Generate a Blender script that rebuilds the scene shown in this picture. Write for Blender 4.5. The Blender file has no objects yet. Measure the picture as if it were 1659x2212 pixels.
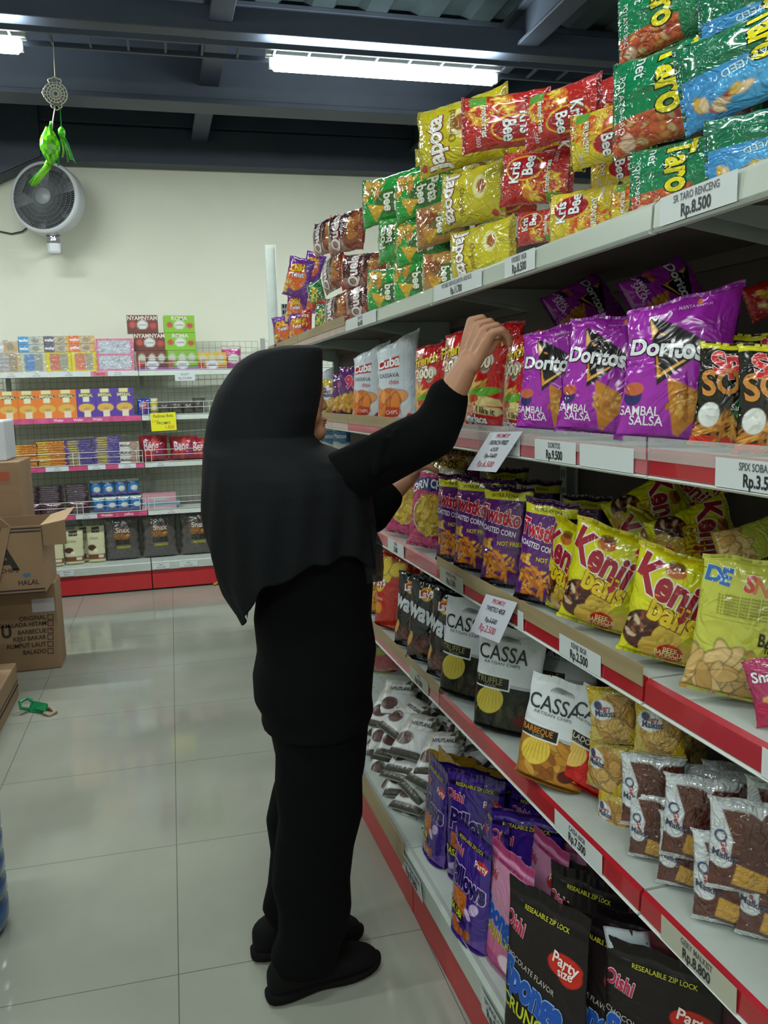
import bpy, bmesh, math, random
import numpy as np
from mathutils import Vector, Matrix

# ------------------------------------------------------------------ camera
sc = bpy.context.scene
W, H = 1659, 2212
FPX = 1811.6
YAW, PITCH, ROLL, CAMH = 0.24429, 0.14079, -0.02607, 1.3473
def _rot():
    cy, sy, cp, sp = math.cos(YAW), math.sin(YAW), math.cos(PITCH), math.sin(PITCH)
    fwd = np.array([sy*cp, cy*cp, -sp]); r0 = np.array([cy, -sy, 0.]); u0 = np.cross(r0, fwd)
    r = math.cos(ROLL)*r0 + math.sin(ROLL)*u0; u = -math.sin(ROLL)*r0 + math.cos(ROLL)*u0
    return r, u, fwd
CR, CU, CF = _rot()
CAM0 = np.array([0, 0, CAMH])
cd = bpy.data.cameras.new('camera'); cam = bpy.data.objects.new('camera', cd)
sc.collection.objects.link(cam); sc.camera = cam
cd.sensor_fit = 'AUTO'; cd.sensor_width = 36; cd.lens = 36*FPX/H; cd.clip_start = 0.05
cam.matrix_world = Matrix(((CR[0], CU[0], -CF[0], 0), (CR[1], CU[1], -CF[1], 0), (CR[2], CU[2], -CF[2], CAMH), (0, 0, 0, 1)))

# ------------------------------------------------------------------ world, exposure
wd = bpy.data.worlds.new('room_air'); sc.world = wd; wd.use_nodes = True
wd.node_tree.nodes['Background'].inputs[0].default_value = (0.72, 0.85, 0.88, 1)
wd.node_tree.nodes['Background'].inputs[1].default_value = 0.10
sc.view_settings.view_transform = 'Standard'; sc.view_settings.look = 'None'
sc.view_settings.exposure = 0.0; sc.view_settings.gamma = 1; sc.view_settings.use_curve_mapping = False
LAMP_W = 17.0; LAMP_COL = (0.93, 1.0, 0.97)

def area(name, loc, sx, sy, power, rot=(0, 0, 0)):
    l = bpy.data.lights.new(name, 'AREA'); l.shape = 'RECTANGLE'; l.size = sx; l.size_y = sy
    l.energy = power; l.color = LAMP_COL
    o = bpy.data.objects.new(name, l); o.location = loc; o.rotation_euler = rot
    sc.collection.objects.link(o); return o

# ------------------------------------------------------------------ helpers
D2R = math.pi/180
def lin(c):
    if isinstance(c, str):
        c = c.lstrip('#'); c = tuple(int(c[i:i+2], 16)/255 for i in (0, 2, 4))
    return tuple(x/12.92 if x <= 0.04045 else ((x+0.055)/1.055)**2.4 for x in c)
def ray(u, v):
    return CR*((u-829.5)/FPX) - CU*((v-1106)/FPX) + CF
def on_y(u, v, Y):
    d = ray(u, v); return CAM0 + d*(Y/d[1])
def on_z(u, v, z):
    d = ray(u, v); return CAM0 + d*((z-CAMH)/d[2])
def depth_of(p): return float((np.array(p)-CAM0) @ CF)
def link(o, parent=None):
    sc.collection.objects.link(o)
    if parent is not None: o.parent = parent
    return o
def tag(o, label=None, cat=None, group=None, kind=None):
    if label: o['label'] = label
    if cat: o['category'] = cat
    if group: o['group'] = group
    if kind: o['kind'] = kind
    return o
def empty(name, loc=(0, 0, 0), rz=0, label=None, cat=None, group=None, kind=None):
    o = bpy.data.objects.new(name, None); o.location = loc; o.rotation_euler = (0, 0, rz)
    o.empty_display_size = 0.05
    link(o); return tag(o, label, cat, group, kind)
def copy_tree(o, parent=None):
    c = o.copy(); link(c, parent)
    for ch in o.children: copy_tree(ch, c)
    return c

class MB:
    """collects shapes with a material slot per face"""
    def __init__(s): s.v = []; s.f = []; s.m = []
    def add(s, vs, fs, m=0):
        b = len(s.v); s.v += [tuple(map(float, p)) for p in vs]; s.f += [tuple(b+i for i in f) for f in fs]; s.m += [m]*len(fs); return s
    def box(s, a, b, m=0, M=None):
        x0, y0, z0 = a; x1, y1, z1 = b
        vs = [(x0,y0,z0),(x1,y0,z0),(x1,y1,z0),(x0,y1,z0),(x0,y0,z1),(x1,y0,z1),(x1,y1,z1),(x0,y1,z1)]
        if M is not None: vs = [tuple(M @ Vector(p)) for p in vs]
        return s.add(vs, [(0,3,2,1),(4,5,6,7),(0,1,5,4),(1,2,6,5),(2,3,7,6),(3,0,4,7)], m)
    def tube(s, pts, r, n=8, m=0, caps=True):
        pts = [Vector(p) for p in pts]; rr = r if isinstance(r, (list, tuple)) else [r]*len(pts)
        vs = []; up = Vector((0, 0, 1)); prev = None
        for i, p in enumerate(pts):
            t = (pts[min(i+1, len(pts)-1)]-pts[max(i-1, 0)]).normalized()
            if prev is None:
                a = t.cross(up if abs(t.dot(up)) < .95 else Vector((1, 0, 0))).normalized()
            else:
                a = (prev - t*prev.dot(t)).normalized()
            prev = a; b = t.cross(a)
            for k in range(n):
                q = 2*math.pi*k/n; vs.append(p+(a*math.cos(q)+b*math.sin(q))*rr[i])
        fs = [(i*n+k, i*n+(k+1) % n, (i+1)*n+(k+1) % n, (i+1)*n+k) for i in range(len(pts)-1) for k in range(n)]
        if caps: fs += [tuple(range(n))[::-1], tuple((len(pts)-1)*n+k for k in range(n))]
        return s.add(vs, fs, m)
    def prism(s, poly, a, b, axis=1, m=0):
        """poly in the two other axes, extruded from a to b along axis"""
        def mk(p, t):
            q = [0, 0, 0]; o = [i for i in range(3) if i != axis]; q[o[0]] = p[0]; q[o[1]] = p[1]; q[axis] = t; return q
        n = len(poly); vs = [mk(p, a) for p in poly]+[mk(p, b) for p in poly]
        fs = [tuple(range(n)), tuple(range(2*n-1, n-1, -1))]+[(i, i+n, (i+1) % n+n, (i+1) % n) for i in range(n)]
        return s.add(vs, fs, m)
    def lathe(s, prof, n=32, m=0, M=None):
        vs = [(r*math.cos(2*math.pi*k/n), r*math.sin(2*math.pi*k/n), z) for r, z in prof for k in range(n)]
        if M is not None: vs = [tuple(M @ Vector(p)) for p in vs]
        fs = [(i*n+k, i*n+(k+1) % n, (i+1)*n+(k+1) % n, (i+1)*n+k) for i in range(len(prof)-1) for k in range(n)]
        return s.add(vs, fs, m)
    def build(s, name, mats, parent=None, smooth=False, bevel=0, loc=None):
        me = bpy.data.meshes.new(name); me.from_pydata(s.v, [], s.f)
        for m in (mats if isinstance(mats, (list, tuple)) else [mats]): me.materials.append(m)
        me.polygons.foreach_set('material_index', s.m)
        bm = bmesh.new(); bm.from_mesh(me); bmesh.ops.recalc_face_normals(bm, faces=bm.faces); bm.to_mesh(me); bm.free()
        if smooth: me.polygons.foreach_set('use_smooth', [True]*len(me.polygons))
        me.update()
        o = bpy.data.objects.new(name, me); link(o, parent)
        if bevel:
            b = o.modifiers.new('bevel', 'BEVEL'); b.width = bevel; b.segments = 2; b.limit_method = 'ANGLE'
        if loc is not None: o.location = loc
        return o

# ------------------------------------------------------------------ materials
MAT = {}
def mat(name, col, rough=.5, metal=0, spec=.5, noise=0, nscale=20, bump=0, bscale=40, emit=0, alpha=1, coat=0, stretch=None, trans=0):
    if name in MAT: return MAT[name]
    m = bpy.data.materials.new(name); m.use_nodes = True; nt = m.node_tree; b = nt.nodes['Principled BSDF']
    c = lin(col); b.inputs['Base Color'].default_value = (*c, 1); b.inputs['Roughness'].default_value = rough
    b.inputs['Metallic'].default_value = metal; b.inputs['Specular IOR Level'].default_value = spec
    b.inputs['Coat Weight'].default_value = coat; b.inputs['Alpha'].default_value = alpha
    b.inputs['Transmission Weight'].default_value = trans
    tc = nt.nodes.new('ShaderNodeTexCoord'); src = tc.outputs['Object']
    if stretch:
        mp = nt.nodes.new('ShaderNodeMapping'); mp.inputs['Scale'].default_value = stretch
        nt.links.new(src, mp.inputs[0]); src = mp.outputs[0]
    if noise:
        n = nt.nodes.new('ShaderNodeTexNoise'); n.inputs['Scale'].default_value = nscale; n.inputs['Detail'].default_value = 4
        nt.links.new(src, n.inputs['Vector'])
        r = nt.nodes.new('ShaderNodeValToRGB')
        r.color_ramp.elements[0].position = .3; r.color_ramp.elements[1].position = .7
        r.color_ramp.elements[0].color = (*[x*(1-noise) for x in c], 1); r.color_ramp.elements[1].color = (*[min(1, x*(1+noise)) for x in c], 1)
        nt.links.new(n.outputs['Fac'], r.inputs[0]); nt.links.new(r.outputs[0], b.inputs['Base Color'])
    if bump:
        n = nt.nodes.new('ShaderNodeTexNoise'); n.inputs['Scale'].default_value = bscale; n.inputs['Detail'].default_value = 5
        nt.links.new(src, n.inputs['Vector'])
        bp = nt.nodes.new('ShaderNodeBump'); bp.inputs['Strength'].default_value = bump; bp.inputs['Distance'].default_value = .01
        nt.links.new(n.outputs['Fac'], bp.inputs['Height']); nt.links.new(bp.outputs[0], b.inputs['Normal'])
    if emit:
        b.inputs['Emission Color'].default_value = (*LAMP_COL, 1); b.inputs['Emission Strength'].default_value = emit
    MAT[name] = m; return m
def print_mat(name, rough=.3, coat=.0, bump=.25, bscale=18, spec=.5, metal=0):
    """printed packaging: the colour comes from the mesh's own print attribute"""
    if name in MAT: return MAT[name]
    m = bpy.data.materials.new(name); m.use_nodes = True; nt = m.node_tree; b = nt.nodes['Principled BSDF']
    a = nt.nodes.new('ShaderNodeAttribute'); a.attribute_name = 'print'; nt.links.new(a.outputs['Color'], b.inputs['Base Color'])
    b.inputs['Roughness'].default_value = rough; b.inputs['Coat Weight'].default_value = coat; b.inputs['Coat Roughness'].default_value = .08
    b.inputs['Specular IOR Level'].default_value = spec; b.inputs['Metallic'].default_value = metal
    if bump:
        tc = nt.nodes.new('ShaderNodeTexCoord'); oi = nt.nodes.new('ShaderNodeObjectInfo')
        ad = nt.nodes.new('ShaderNodeVectorMath'); ad.operation = 'ADD'
        nt.links.new(tc.outputs['Object'], ad.inputs[0]); nt.links.new(oi.outputs['Random'], ad.inputs[1])
        n = nt.nodes.new('ShaderNodeTexNoise'); n.inputs['Scale'].default_value = bscale; n.inputs['Detail'].default_value = 2; n.inputs['Distortion'].default_value = 1.2
        nt.links.new(ad.outputs[0], n.inputs['Vector'])
        mm = nt.nodes.new('ShaderNodeMath'); mm.operation = 'PINGPONG'; mm.inputs[1].default_value = .12
        nt.links.new(n.outputs['Fac'], mm.inputs[0])
        bp = nt.nodes.new('ShaderNodeBump'); bp.inputs['Strength'].default_value = bump; bp.inputs['Distance'].default_value = .03
        nt.links.new(mm.outputs[0], bp.inputs['Height']); nt.links.new(bp.outputs[0], b.inputs['Normal'])
    MAT[name] = m; return m
FOIL = print_mat('printed_foil', .2, .45, .45, 13)
FILM = print_mat('printed_film_in_clear_wrap', .13, .9, .6, 24)
PAPER = print_mat('printed_card', .45, .1, 0)
MATTE = print_mat('printed_matte_foil', .4, .05, .22, 12, .3)
WHITE_METAL = mat('white_powder_coat', '#c9d2cc', .35, noise=.04)
GREY_METAL = mat('grey_shelf_steel', '#9aa09b', .4, noise=.05)
DARK_PANEL = mat('brown_back_panel', '#4a423b', .6, noise=.1)
RED_KICK = mat('red_painted_steel', '#b3262c', .35, noise=.06)
WOOD = mat('mdf_strip', '#9b8a68', .55, noise=.15, nscale=12, stretch=(1, .2, 3))
BLACK = mat('black_plastic', '#101214', .4)

# ------------------------------------------------------------------ lettering
_txt = {}
def text_mesh(s, offset=0.0):
    """triangulated outline of a word, height of a capital about 1, centred"""
    key = (s, round(offset, 3))
    if key in _txt: return _txt[key]
    cu = bpy.data.curves.new('t', 'FONT'); cu.body = s; cu.size = 1.4; cu.offset = offset; cu.resolution_u = 3
    cu.align_x = 'CENTER'; cu.align_y = 'CENTER'
    o = bpy.data.objects.new('t', cu); sc.collection.objects.link(o)
    dg = bpy.context.evaluated_depsgraph_get(); dg.update()
    me = bpy.data.meshes.new_from_object(o.evaluated_get(dg))
    vs = [(v.co.x, v.co.y) for v in me.vertices]; fs = [tuple(p.vertices) for p in me.polygons]
    bpy.data.objects.remove(o); bpy.data.curves.remove(cu); bpy.data.meshes.remove(me)
    _txt[key] = (vs, fs); return _txt[key]
def cut_mesh(vs, fs, step):
    """split faces on a grid so that they can follow a curved surface"""
    bm = bmesh.new(); bv = [bm.verts.new((x, y, 0)) for x, y in vs]
    for f in fs:
        try: bm.faces.new([bv[i] for i in f])
        except ValueError: pass
    xs = [v[0] for v in vs]; ys = [v[1] for v in vs]
    for ax, lo, hi in ((0, min(xs), max(xs)), (1, min(ys), max(ys))):
        n = min(24, int((hi-lo)/step))
        for k in range(1, n+1):
            c = [0, 0, 0]; nrm = [0, 0, 0]; c[ax] = lo+(hi-lo)*k/(n+1); nrm[ax] = 1
            bmesh.ops.bisect_plane(bm, geom=bm.verts[:]+bm.edges[:]+bm.faces[:], plane_co=c, plane_no=nrm, dist=1e-6)
    bm.verts.index_update()
    r = [(v.co.x, v.co.y) for v in bm.verts], [tuple(v.index for v in f.verts) for f in bm.faces]
    bm.free(); return r

class Canvas:
    """a print layout sampled on the pack's own grid; x 0..1 left to right, y 0..1 bottom to top"""
    def __init__(s, nx, ny, asp, base, seed=1):
        s.x, s.y = np.meshgrid(np.linspace(0, 1, nx), np.linspace(0, 1, ny)); s.asp = asp   # asp = h / w
        s.c = np.empty((ny, nx, 3)); s.c[:] = lin(base); s.e = 0.8/nx; s.r = random.Random(seed); s.t = []
    def mix(s, a, col):
        s.c = s.c*(1-a[..., None]) + np.array(lin(col))*a[..., None]; return s
    def ell(s, cx, cy, rx, ry, col, rot=0, a=1):
        X = s.x-cx; Y = (s.y-cy)*s.asp; c, n = math.cos(rot*D2R), math.sin(rot*D2R)
        d = np.sqrt(((X*c+Y*n)/rx)**2+((-X*n+Y*c)/ry)**2)
        return s.mix(a*np.clip((1-d)*min(rx, ry)/s.e+.5, 0, 1), col)
    def poly(s, pts, col, a=1):
        ins = None; A = 0
        for i in range(len(pts)):
            x0, y0 = pts[i]; x1, y1 = pts[(i+1) % len(pts)]; A += x0*y1-x1*y0
        sg = 1 if A > 0 else -1
        for i in range(len(pts)):
            x0, y0 = pts[i]; x1, y1 = pts[(i+1) % len(pts)]
            dx, dy = x1-x0, (y1-y0)*s.asp; L = math.hypot(dx, dy)+1e-9
            d = sg*(dx*(s.y-y0)*s.asp-dy*(s.x-x0))/L
            ins = d if ins is None else np.minimum(ins, d)
        return s.mix(a*np.clip(ins/s.e+.5, 0, 1), col)
    def rect(s, x0, y0, x1, y1, col, a=1): return s.poly([(x0, y0), (x1, y0), (x1, y1), (x0, y1)], col, a)
    def wave(s, y0, amp, k, ph, col, above=True):
        d = (s.y-(y0+amp*np.sin(k*s.x+ph)))*s.asp; d = d if above else -d
        return s.mix(np.clip(d/s.e+.5, 0, 1), col)
    def bits(s, cx, cy, rx, ry, cols, n, size, thin=.5):
        """photo of a heap of snacks"""
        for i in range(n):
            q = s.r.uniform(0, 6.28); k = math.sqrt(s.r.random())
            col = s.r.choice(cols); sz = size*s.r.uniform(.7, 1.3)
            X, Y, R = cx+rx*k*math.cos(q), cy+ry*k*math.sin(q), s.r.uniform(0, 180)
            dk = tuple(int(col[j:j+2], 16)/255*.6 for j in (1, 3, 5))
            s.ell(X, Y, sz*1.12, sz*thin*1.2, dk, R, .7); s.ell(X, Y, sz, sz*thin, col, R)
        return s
    def speck(s, amt, seed=0):
        r = np.random.RandomState(seed); s.c = np.clip(s.c*(1+amt*(r.rand(*s.c.shape[:2], 1)-.5)), 0, 1); return s
    def text(s, st, cx, cy, hgt, col, rot=0, bold=.0, out=None, ow=.05, xs=1, arc=0):
        """hgt: letter height as a share of pack width; squeezed so that the word stays on the pack"""
        vs, _ = text_mesh(st, bold); nat = (max(v[0] for v in vs)-min(v[0] for v in vs))*hgt*xs if vs else 0
        av = (2*min(cx, 1-cx) if abs(rot) < 45 else 2*min(cy, 1-cy)*s.asp)*.96
        if nat > av > 0:
            k = av/nat; xs *= max(k, .62); hgt *= min(1, k/.62) if k < .62 else 1
        if out: s.t.append((st, cx, cy, hgt, out, rot, bold+ow, xs, 1, arc))
        s.t.append((st, cx, cy, hgt, col, rot, bold, xs, 2, arc)); return s

def creases(seed, n, amp):
    r = random.Random(seed)
    return [(r.uniform(-1, 1), r.uniform(0, 1), r.uniform(0, math.pi), r.uniform(.03, .09), amp*r.uniform(-1, 1), r.uniform(.15, .5)) for _ in range(n)]
def surf(kind, w, h, t, seed=0, wr=1.0, skew=0, bend=0):
    """front(x, y) -> local point; local -Y is the printed face, Z up, origin at the foot"""
    cr = creases(seed, 14, t*.07*wr); r = random.Random(seed+5); ph = [r.uniform(0, 6.28) for _ in range(8)]
    def T(x, y):
        u = 2*x-1
        if kind == 'pillow':
            q = np.clip(1-np.abs(2*y-1)**3.0, 0, 1)**.6; q = np.where((y < .035) | (y > .965), 0, q)
            hw = w/2*(1-.09*q); T_ = t/2*q*np.clip(1-np.abs(u)**2.6, 0, 1)**.62
        elif kind == 'stand':
            q = np.clip(1-y/.93, 0, 1)**.6*np.clip(y/.05, 0, 1)**.5; q = q*.9
            hw = w/2*(1-.04*q); T_ = t/2*q*np.clip(1-np.abs(u)**3.2, 0, 1)**.6+.0008
        elif kind == 'sachet':
            q = np.clip(1-np.abs(2*y-1)**6, 0, 1)**.6
            hw = w/2*(1-.03*q); T_ = t/2*q*np.clip(1-np.abs(u)**5, 0, 1)**.6
        else:
            hw = w/2+0*y; T_ = t/2+0*x; q = 0*y
        z = h*y
        if kind != 'box':
            e = np.exp(-np.minimum(y, 1-y)/.10)
            fl = np.sin(13*u+ph[0])*.5+np.sin(23*u+ph[1])*.35+np.sin(37*u+ph[2])*.3
            T_ = T_+ e*fl*t*.028*wr*(1-np.abs(u)**4)
            sd = np.exp(-(1-np.abs(u))/.18); T_ = T_+ sd*np.sin(31*y+ph[3])*t*.03*wr*np.clip(q, 0, 1)
            for cx, cy, an, wd_, am, ln in cr:
                dx, dy = (u-cx), (y-cy)*2; a_ = dx*math.cos(an)+dy*math.sin(an); b_ = -dx*math.sin(an)+dy*math.cos(an)
                T_ = T_ + am*np.exp(-np.abs(b_)/wd_)*np.exp(-(a_/ln)**2)*np.clip(q, 0, 1)
            hw = hw*(1+.012*np.sin(9*y+ph[4])+.008*np.sin(21*y+ph[5]))
            z = z + h*.008*np.sin(7*u+ph[6])*np.where(y > .9, 1, 0) + skew*h*u*np.clip(y-.55, 0, 1)*2
        return u*hw, T_, z
    def back_off(y): return bend*h*np.clip(y-.35, 0, 1)**2*2
    def front(x, y):
        X, T_, z = T(x, y); return X, -T_+back_off(y), z
    def back(x, y):
        X, T_, z = T(x, y); return X, T_*(1 if kind != 'stand' else .8)+back_off(y), z
    return front, back

DES = {}
def design(name, w, h, t, kind, base, paint, nx=40, mt=None, backcol=None, seed=3, wr=1, skew=0, bend=0):
    """bake one pack: printed front, plain back, lettering, all one mesh"""
    asp = h/w; ny = max(8, int(nx*asp)); cv = Canvas(nx, ny, asp, base, seed); paint(cv)
    front, back = surf(kind, w, h, t, seed, wr, skew, bend)
    X, Y, Z = front(cv.x, cv.y); V = list(np.stack([X, Y, Z], -1).reshape(-1, 3)); C = list(cv.c.reshape(-1, 3))
    F = []
    for j in range(ny-1):
        for i in range(nx-1): a = j*nx+i; F.append((a, a+1, a+nx+1, a+nx))
    bc = np.array(lin(backcol or base))
    if kind == 'box':
        x, y, z = w/2, t/2, h; b = len(V)
        V += [(-x,-y,0),(x,-y,0),(x,y,0),(-x,y,0),(-x,-y,z),(x,-y,z),(x,y,z),(-x,y,z)]; C += [bc]*8
        F += [tuple(b+i for i in f) for f in ((0,3,2,1),(4,5,6,7),(1,2,6,5),(2,3,7,6),(3,0,4,7))]
    else:
        # the back uses the same rim as the front so the pack closes
        mx, my = max(8, nx//2), max(8, ny//2)
        gx, gy = np.meshgrid(np.linspace(0, 1, mx), np.linspace(0, 1, my)); X, Y, Z = back(gx, gy); b = len(V)
        V += list(np.stack([X, Y, Z], -1).reshape(-1, 3)); C += [bc]*(mx*my)
        for j in range(my-1):
            for i in range(mx-1): a = b+j*mx+i; F.append((a, a+mx, a+mx+1, a+1))
        if kind == 'stand':   # foot gusset
            xs = np.linspace(0, 1, mx); b = len(V)
            for q in (front, back):
                X, Y, Z = q(xs, xs*0+.05); V += list(np.stack([X, Y, Z*0+.001], -1)); C += [bc]*mx
            F += [(b+i, b+mx+i, b+mx+i+1, b+i+1) for i in range(mx-1)]
    for st, cx, cy, hg, col, rot, bold, xs_, lay, arc in cv.t:
        vs, fs = text_mesh(st, bold)
        if not vs: continue
        vs, fs = cut_mesh(vs, fs, max(.45, .08/hg)) if kind != 'box' else (vs, fs)
        p = np.array(vs); xx = p[:, 0]*xs_*hg; yy = p[:, 1]*hg
        if arc: yy = yy - arc*xx*xx
        c, s_ = math.cos(rot*D2R), math.sin(rot*D2R)
        px = cx+xx*c-yy*s_; py = cy+(xx*s_+yy*c)/asp
        k = (px > .01) & (px < .99) & (py > .01) & (py < .99)
        X, Y, Z = front(np.clip(px, .01, .99), np.clip(py, .01, .99))
        b = len(V); V += list(np.stack([X, Y-.0005*lay-w*.0016*lay*(kind != 'box'), Z], -1)); C += [np.array(lin(col))]*len(p)
        F += [tuple(b+i for i in f) for f in fs if all(k[i] for i in f)]
    me = bpy.data.meshes.new(name); me.from_pydata([tuple(map(float, p)) for p in V], [], F)
    ca = me.color_attributes.new('print', 'FLOAT_COLOR', 'POINT')
    ca.data.foreach_set('color', np.concatenate([np.array(C), np.ones((len(C), 1))], 1).astype(np.float32).ravel())
    if kind != 'box': me.polygons.foreach_set('use_smooth', [True]*len(me.polygons))
    me.materials.append(mt or FOIL); me.update()
    DES[name] = (me, w, h, t); return me

# ------------------------------------------------------------------ the two shelf runs
GA = math.atan(.0305)                        # the near run stands a little askew
G0 = np.array([.6505+.0305*1.05, 0, 0])
GD = np.array([math.cos(GA), math.sin(GA), 0.]); GS = np.array([-math.sin(GA), math.cos(GA), 0.])
def gpt(s, d, z): return G0+GS*s+GD*d+np.array([0, 0, z])
def g_hit(u, v, d):
    """where the sight line of a photo point meets the upright plane d behind the shelf fronts"""
    r = ray(u, v); return CAM0 + r*((d+GD@(G0-CAM0))/(GD@r))
GROT = GA
ZA, ZB, ZC, ZD, ZE = 1.592, 1.259, .925, .592, .185
ORD = ['first', 'second', 'third', 'fourth', 'fifth', 'sixth', 'seventh', 'eighth', 'ninth', 'tenth', 'eleventh', 'twelfth', 'thirteenth', 'fourteenth', 'fifteenth', 'sixteenth', 'seventeenth', 'eighteenth', 'nineteenth', 'twentieth']
RNG = random.Random(11)
def put(des, name, u, v, hp, d=.06, face=45, lean=0, roll=0, rest=None, label=None, cat='snack bag', group=None, H_=None, ws=1.0, ls=1.0):
    """stand one pack with its middle on the sight line (u, v), d behind the shelf fronts; hp = its height in photo pixels"""
    me, w, h, t = DES[des]; c = g_hit(u, v, d); dep = depth_of(c)
    Hh = H_ or hp*dep/FPX; sc_ = Hh/h
    M = Matrix.Rotation(-(90-face)*D2R, 4, 'Z') @ Matrix.Rotation(roll*D2R, 4, 'Y') @ Matrix.Rotation(-lean*D2R, 4, 'X') @ Matrix.Diagonal((sc_*ws, sc_*1.0, sc_*ls, 1))
    cen = M @ Vector((0, 0, h/2))
    loc = Vector(c)-cen
    if rest is not None:
        zs = [(M @ Vector((x, y, z))).z for x in (-w/2, w/2) for z in (0, h) for y in (0,)]
        loc.z = rest-min(zs)+.0008
    o = bpy.data.objects.new(name, me); o.matrix_world = Matrix.Translation(loc) @ M
    link(o); return tag(o, label, cat, group)

def stand(des, name, u, vb, hp, face=45, lean=3, roll=0, z=None, label=None, cat='snack bag', group=None, ws=1.0, ts=1.0):
    """stand one pack with the middle of its foot where the sight line of (u, vb) meets the shelf top at height z"""
    me, w, h, t = DES[des]; c = on_z(u, vb, z); s = hp*depth_of(c)/FPX/h
    M = Matrix.Rotation(-(90-face)*D2R, 4, 'Z') @ Matrix.Rotation(roll*D2R, 4, 'Y') @ Matrix.Rotation(-lean*D2R, 4, 'X') @ Matrix.Diagonal((s*ws, s*ts, s, 1))
    loc = Vector((float(c[0]), float(c[1]), z+.0012)); loc.z -= min((M @ Vector((x, 0, 0))).z for x in (-w/2, w/2))
    o = bpy.data.objects.new(name, me); o.matrix_world = Matrix.Translation(loc) @ M
    link(o); return tag(o, label, cat, group)

# ------------------------------------------------------------------ lamps of the room
TUBE = mat('lit_tube', '#ffffff', .4, emit=22)
LAMP_BODY = mat('lamp_housing_white', '#c8cfcc', .4)
def tube_lamp(x, y, z, label, ln=1.2, power=LAMP_W, up=.25):
    t = empty('tube_lamp', (x, y, z), 0, label, 'lamp', 'ceiling tube lamps')
    MB().box((-ln/2-.03, -.025, .036), (ln/2+.03, .025, .06)).build('housing', LAMP_BODY, t, bevel=.004)
    m = MB(); m.tube([(-ln/2, 0, 0), (-ln/2+.012, 0, 0), (ln/2-.012, 0, 0), (ln/2, 0, 0)], [.018, .032, .032, .018], 20); m.build('light_tube', TUBE, t, smooth=True)  # tube thicker than a real one, its blown-out glow put into the shape
    for s in (-1, 1): MB().box((s*(ln/2+.002)-.012, -.014, -.02), (s*(ln/2+.002)+.012, .014, .03)).build('end_cap', LAMP_BODY, t)
    area('tube_light', (x, y, z-.036), ln, .05, power)
    if up: area('tube_light_upward', (x, y, z+.066), ln, .06, power*up, (math.pi, 0, 0))
    return t
tl = on_y(590, 146, 4.5); tr = on_y(1065, 165, 4.5)
LZ = float((tl[2]+tr[2])/2)
tube_lamp(float((tl[0]+tr[0])/2), 4.5, LZ, 'lit white tube lamp under the front roof beam, right of the hanging ornament', power=46, up=.6)
le = on_y(58, 95, 4.5)
tube_lamp(float(le[0])-.63, 4.5, LZ, 'lit white tube lamp cut by the left edge of the photo', power=46, up=.6)
for (lx, ly, pw) in ((-1.6, 1.6, 16), (.1, 1.0, 9), (1.8, 1.6, 9), (-1.6, -1.2, 38), (.2, -1.4, 38)):
    tube_lamp(lx, ly, 2.98, 'lit white tube lamp hung over the front of the shop', power=pw)

# ------------------------------------------------------------------ floor, walls
def floor_mat():
    m = bpy.data.materials.new('glazed_tiles'); m.use_nodes = True; nt = m.node_tree; b = nt.nodes['Principled BSDF']; L = nt.links.new
    g = nt.nodes.new('ShaderNodeNewGeometry'); sx = nt.nodes.new('ShaderNodeSeparateXYZ'); L(g.outputs['Position'], sx.inputs[0])
    ds = []
    for ax, off in ((0, -.6606), (1, 1.8813)):
        a = nt.nodes.new('ShaderNodeMath'); a.operation = 'ADD'; a.inputs[1].default_value = -off+60+.3; L(sx.outputs[ax], a.inputs[0])
        d = nt.nodes.new('ShaderNodeMath'); d.operation = 'MODULO'; d.inputs[1].default_value = .6; L(a.outputs[0], d.inputs[0])
        e = nt.nodes.new('ShaderNodeMath'); e.operation = 'SUBTRACT'; e.inputs[1].default_value = .3; L(d.outputs[0], e.inputs[0])
        f = nt.nodes.new('ShaderNodeMath'); f.operation = 'ABSOLUTE'; L(e.outputs[0], f.inputs[0]); ds.append(f)
    mn = nt.nodes.new('ShaderNodeMath'); mn.operation = 'MINIMUM'; L(ds[0].outputs[0], mn.inputs[0]); L(ds[1].outputs[0], mn.inputs[1])
    lt = nt.nodes.new('ShaderNodeMapRange'); lt.inputs[1].default_value = .0007; lt.inputs[2].default_value = .0019; L(mn.outputs[0], lt.inputs[0])
    no = nt.nodes.new('ShaderNodeTexNoise'); no.inputs['Scale'].default_value = 1.6; no.inputs['Detail'].default_value = 6; L(g.outputs['Position'], no.inputs['Vector'])
    cr = nt.nodes.new('ShaderNodeValToRGB'); cr.color_ramp.elements[0].color = (*lin('#8c8f84'), 1); cr.color_ramp.elements[1].color = (*lin('#9b9e92'), 1)
    cr.color_ramp.elements[0].position = .35; cr.color_ramp.elements[1].position = .65; L(no.outputs['Fac'], cr.inputs[0])
    mx = nt.nodes.new('ShaderNodeMix'); mx.data_type = 'RGBA'; mx.inputs['A'].default_value = (*lin('#5e5e56'), 1)
    L(lt.outputs[0], mx.inputs['Factor']); L(cr.outputs[0], mx.inputs['B']); L(mx.outputs['Result'], b.inputs['Base Color'])
    rr = nt.nodes.new('ShaderNodeMapRange'); rr.inputs[1].default_value = .3; rr.inputs[2].default_value = .7; rr.inputs[3].default_value = .06; rr.inputs[4].default_value = .15
    L(no.outputs['Fac'], rr.inputs[0]); L(rr.outputs[0], b.inputs['Roughness']); b.inputs['Specular IOR Level'].default_value = .55
    return m
def struct(name, mb, m, **k): o = mb.build(name, m, **k); return tag(o, kind='structure')
WALL = mat('cream_plaster', '#e6e8d8', .7, noise=.02, nscale=3, bump=.05, bscale=60)
BY = 6.62
struct('floor', MB().box((-4, -3, -.1), (7, 7.2, 0)), floor_mat())
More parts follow.
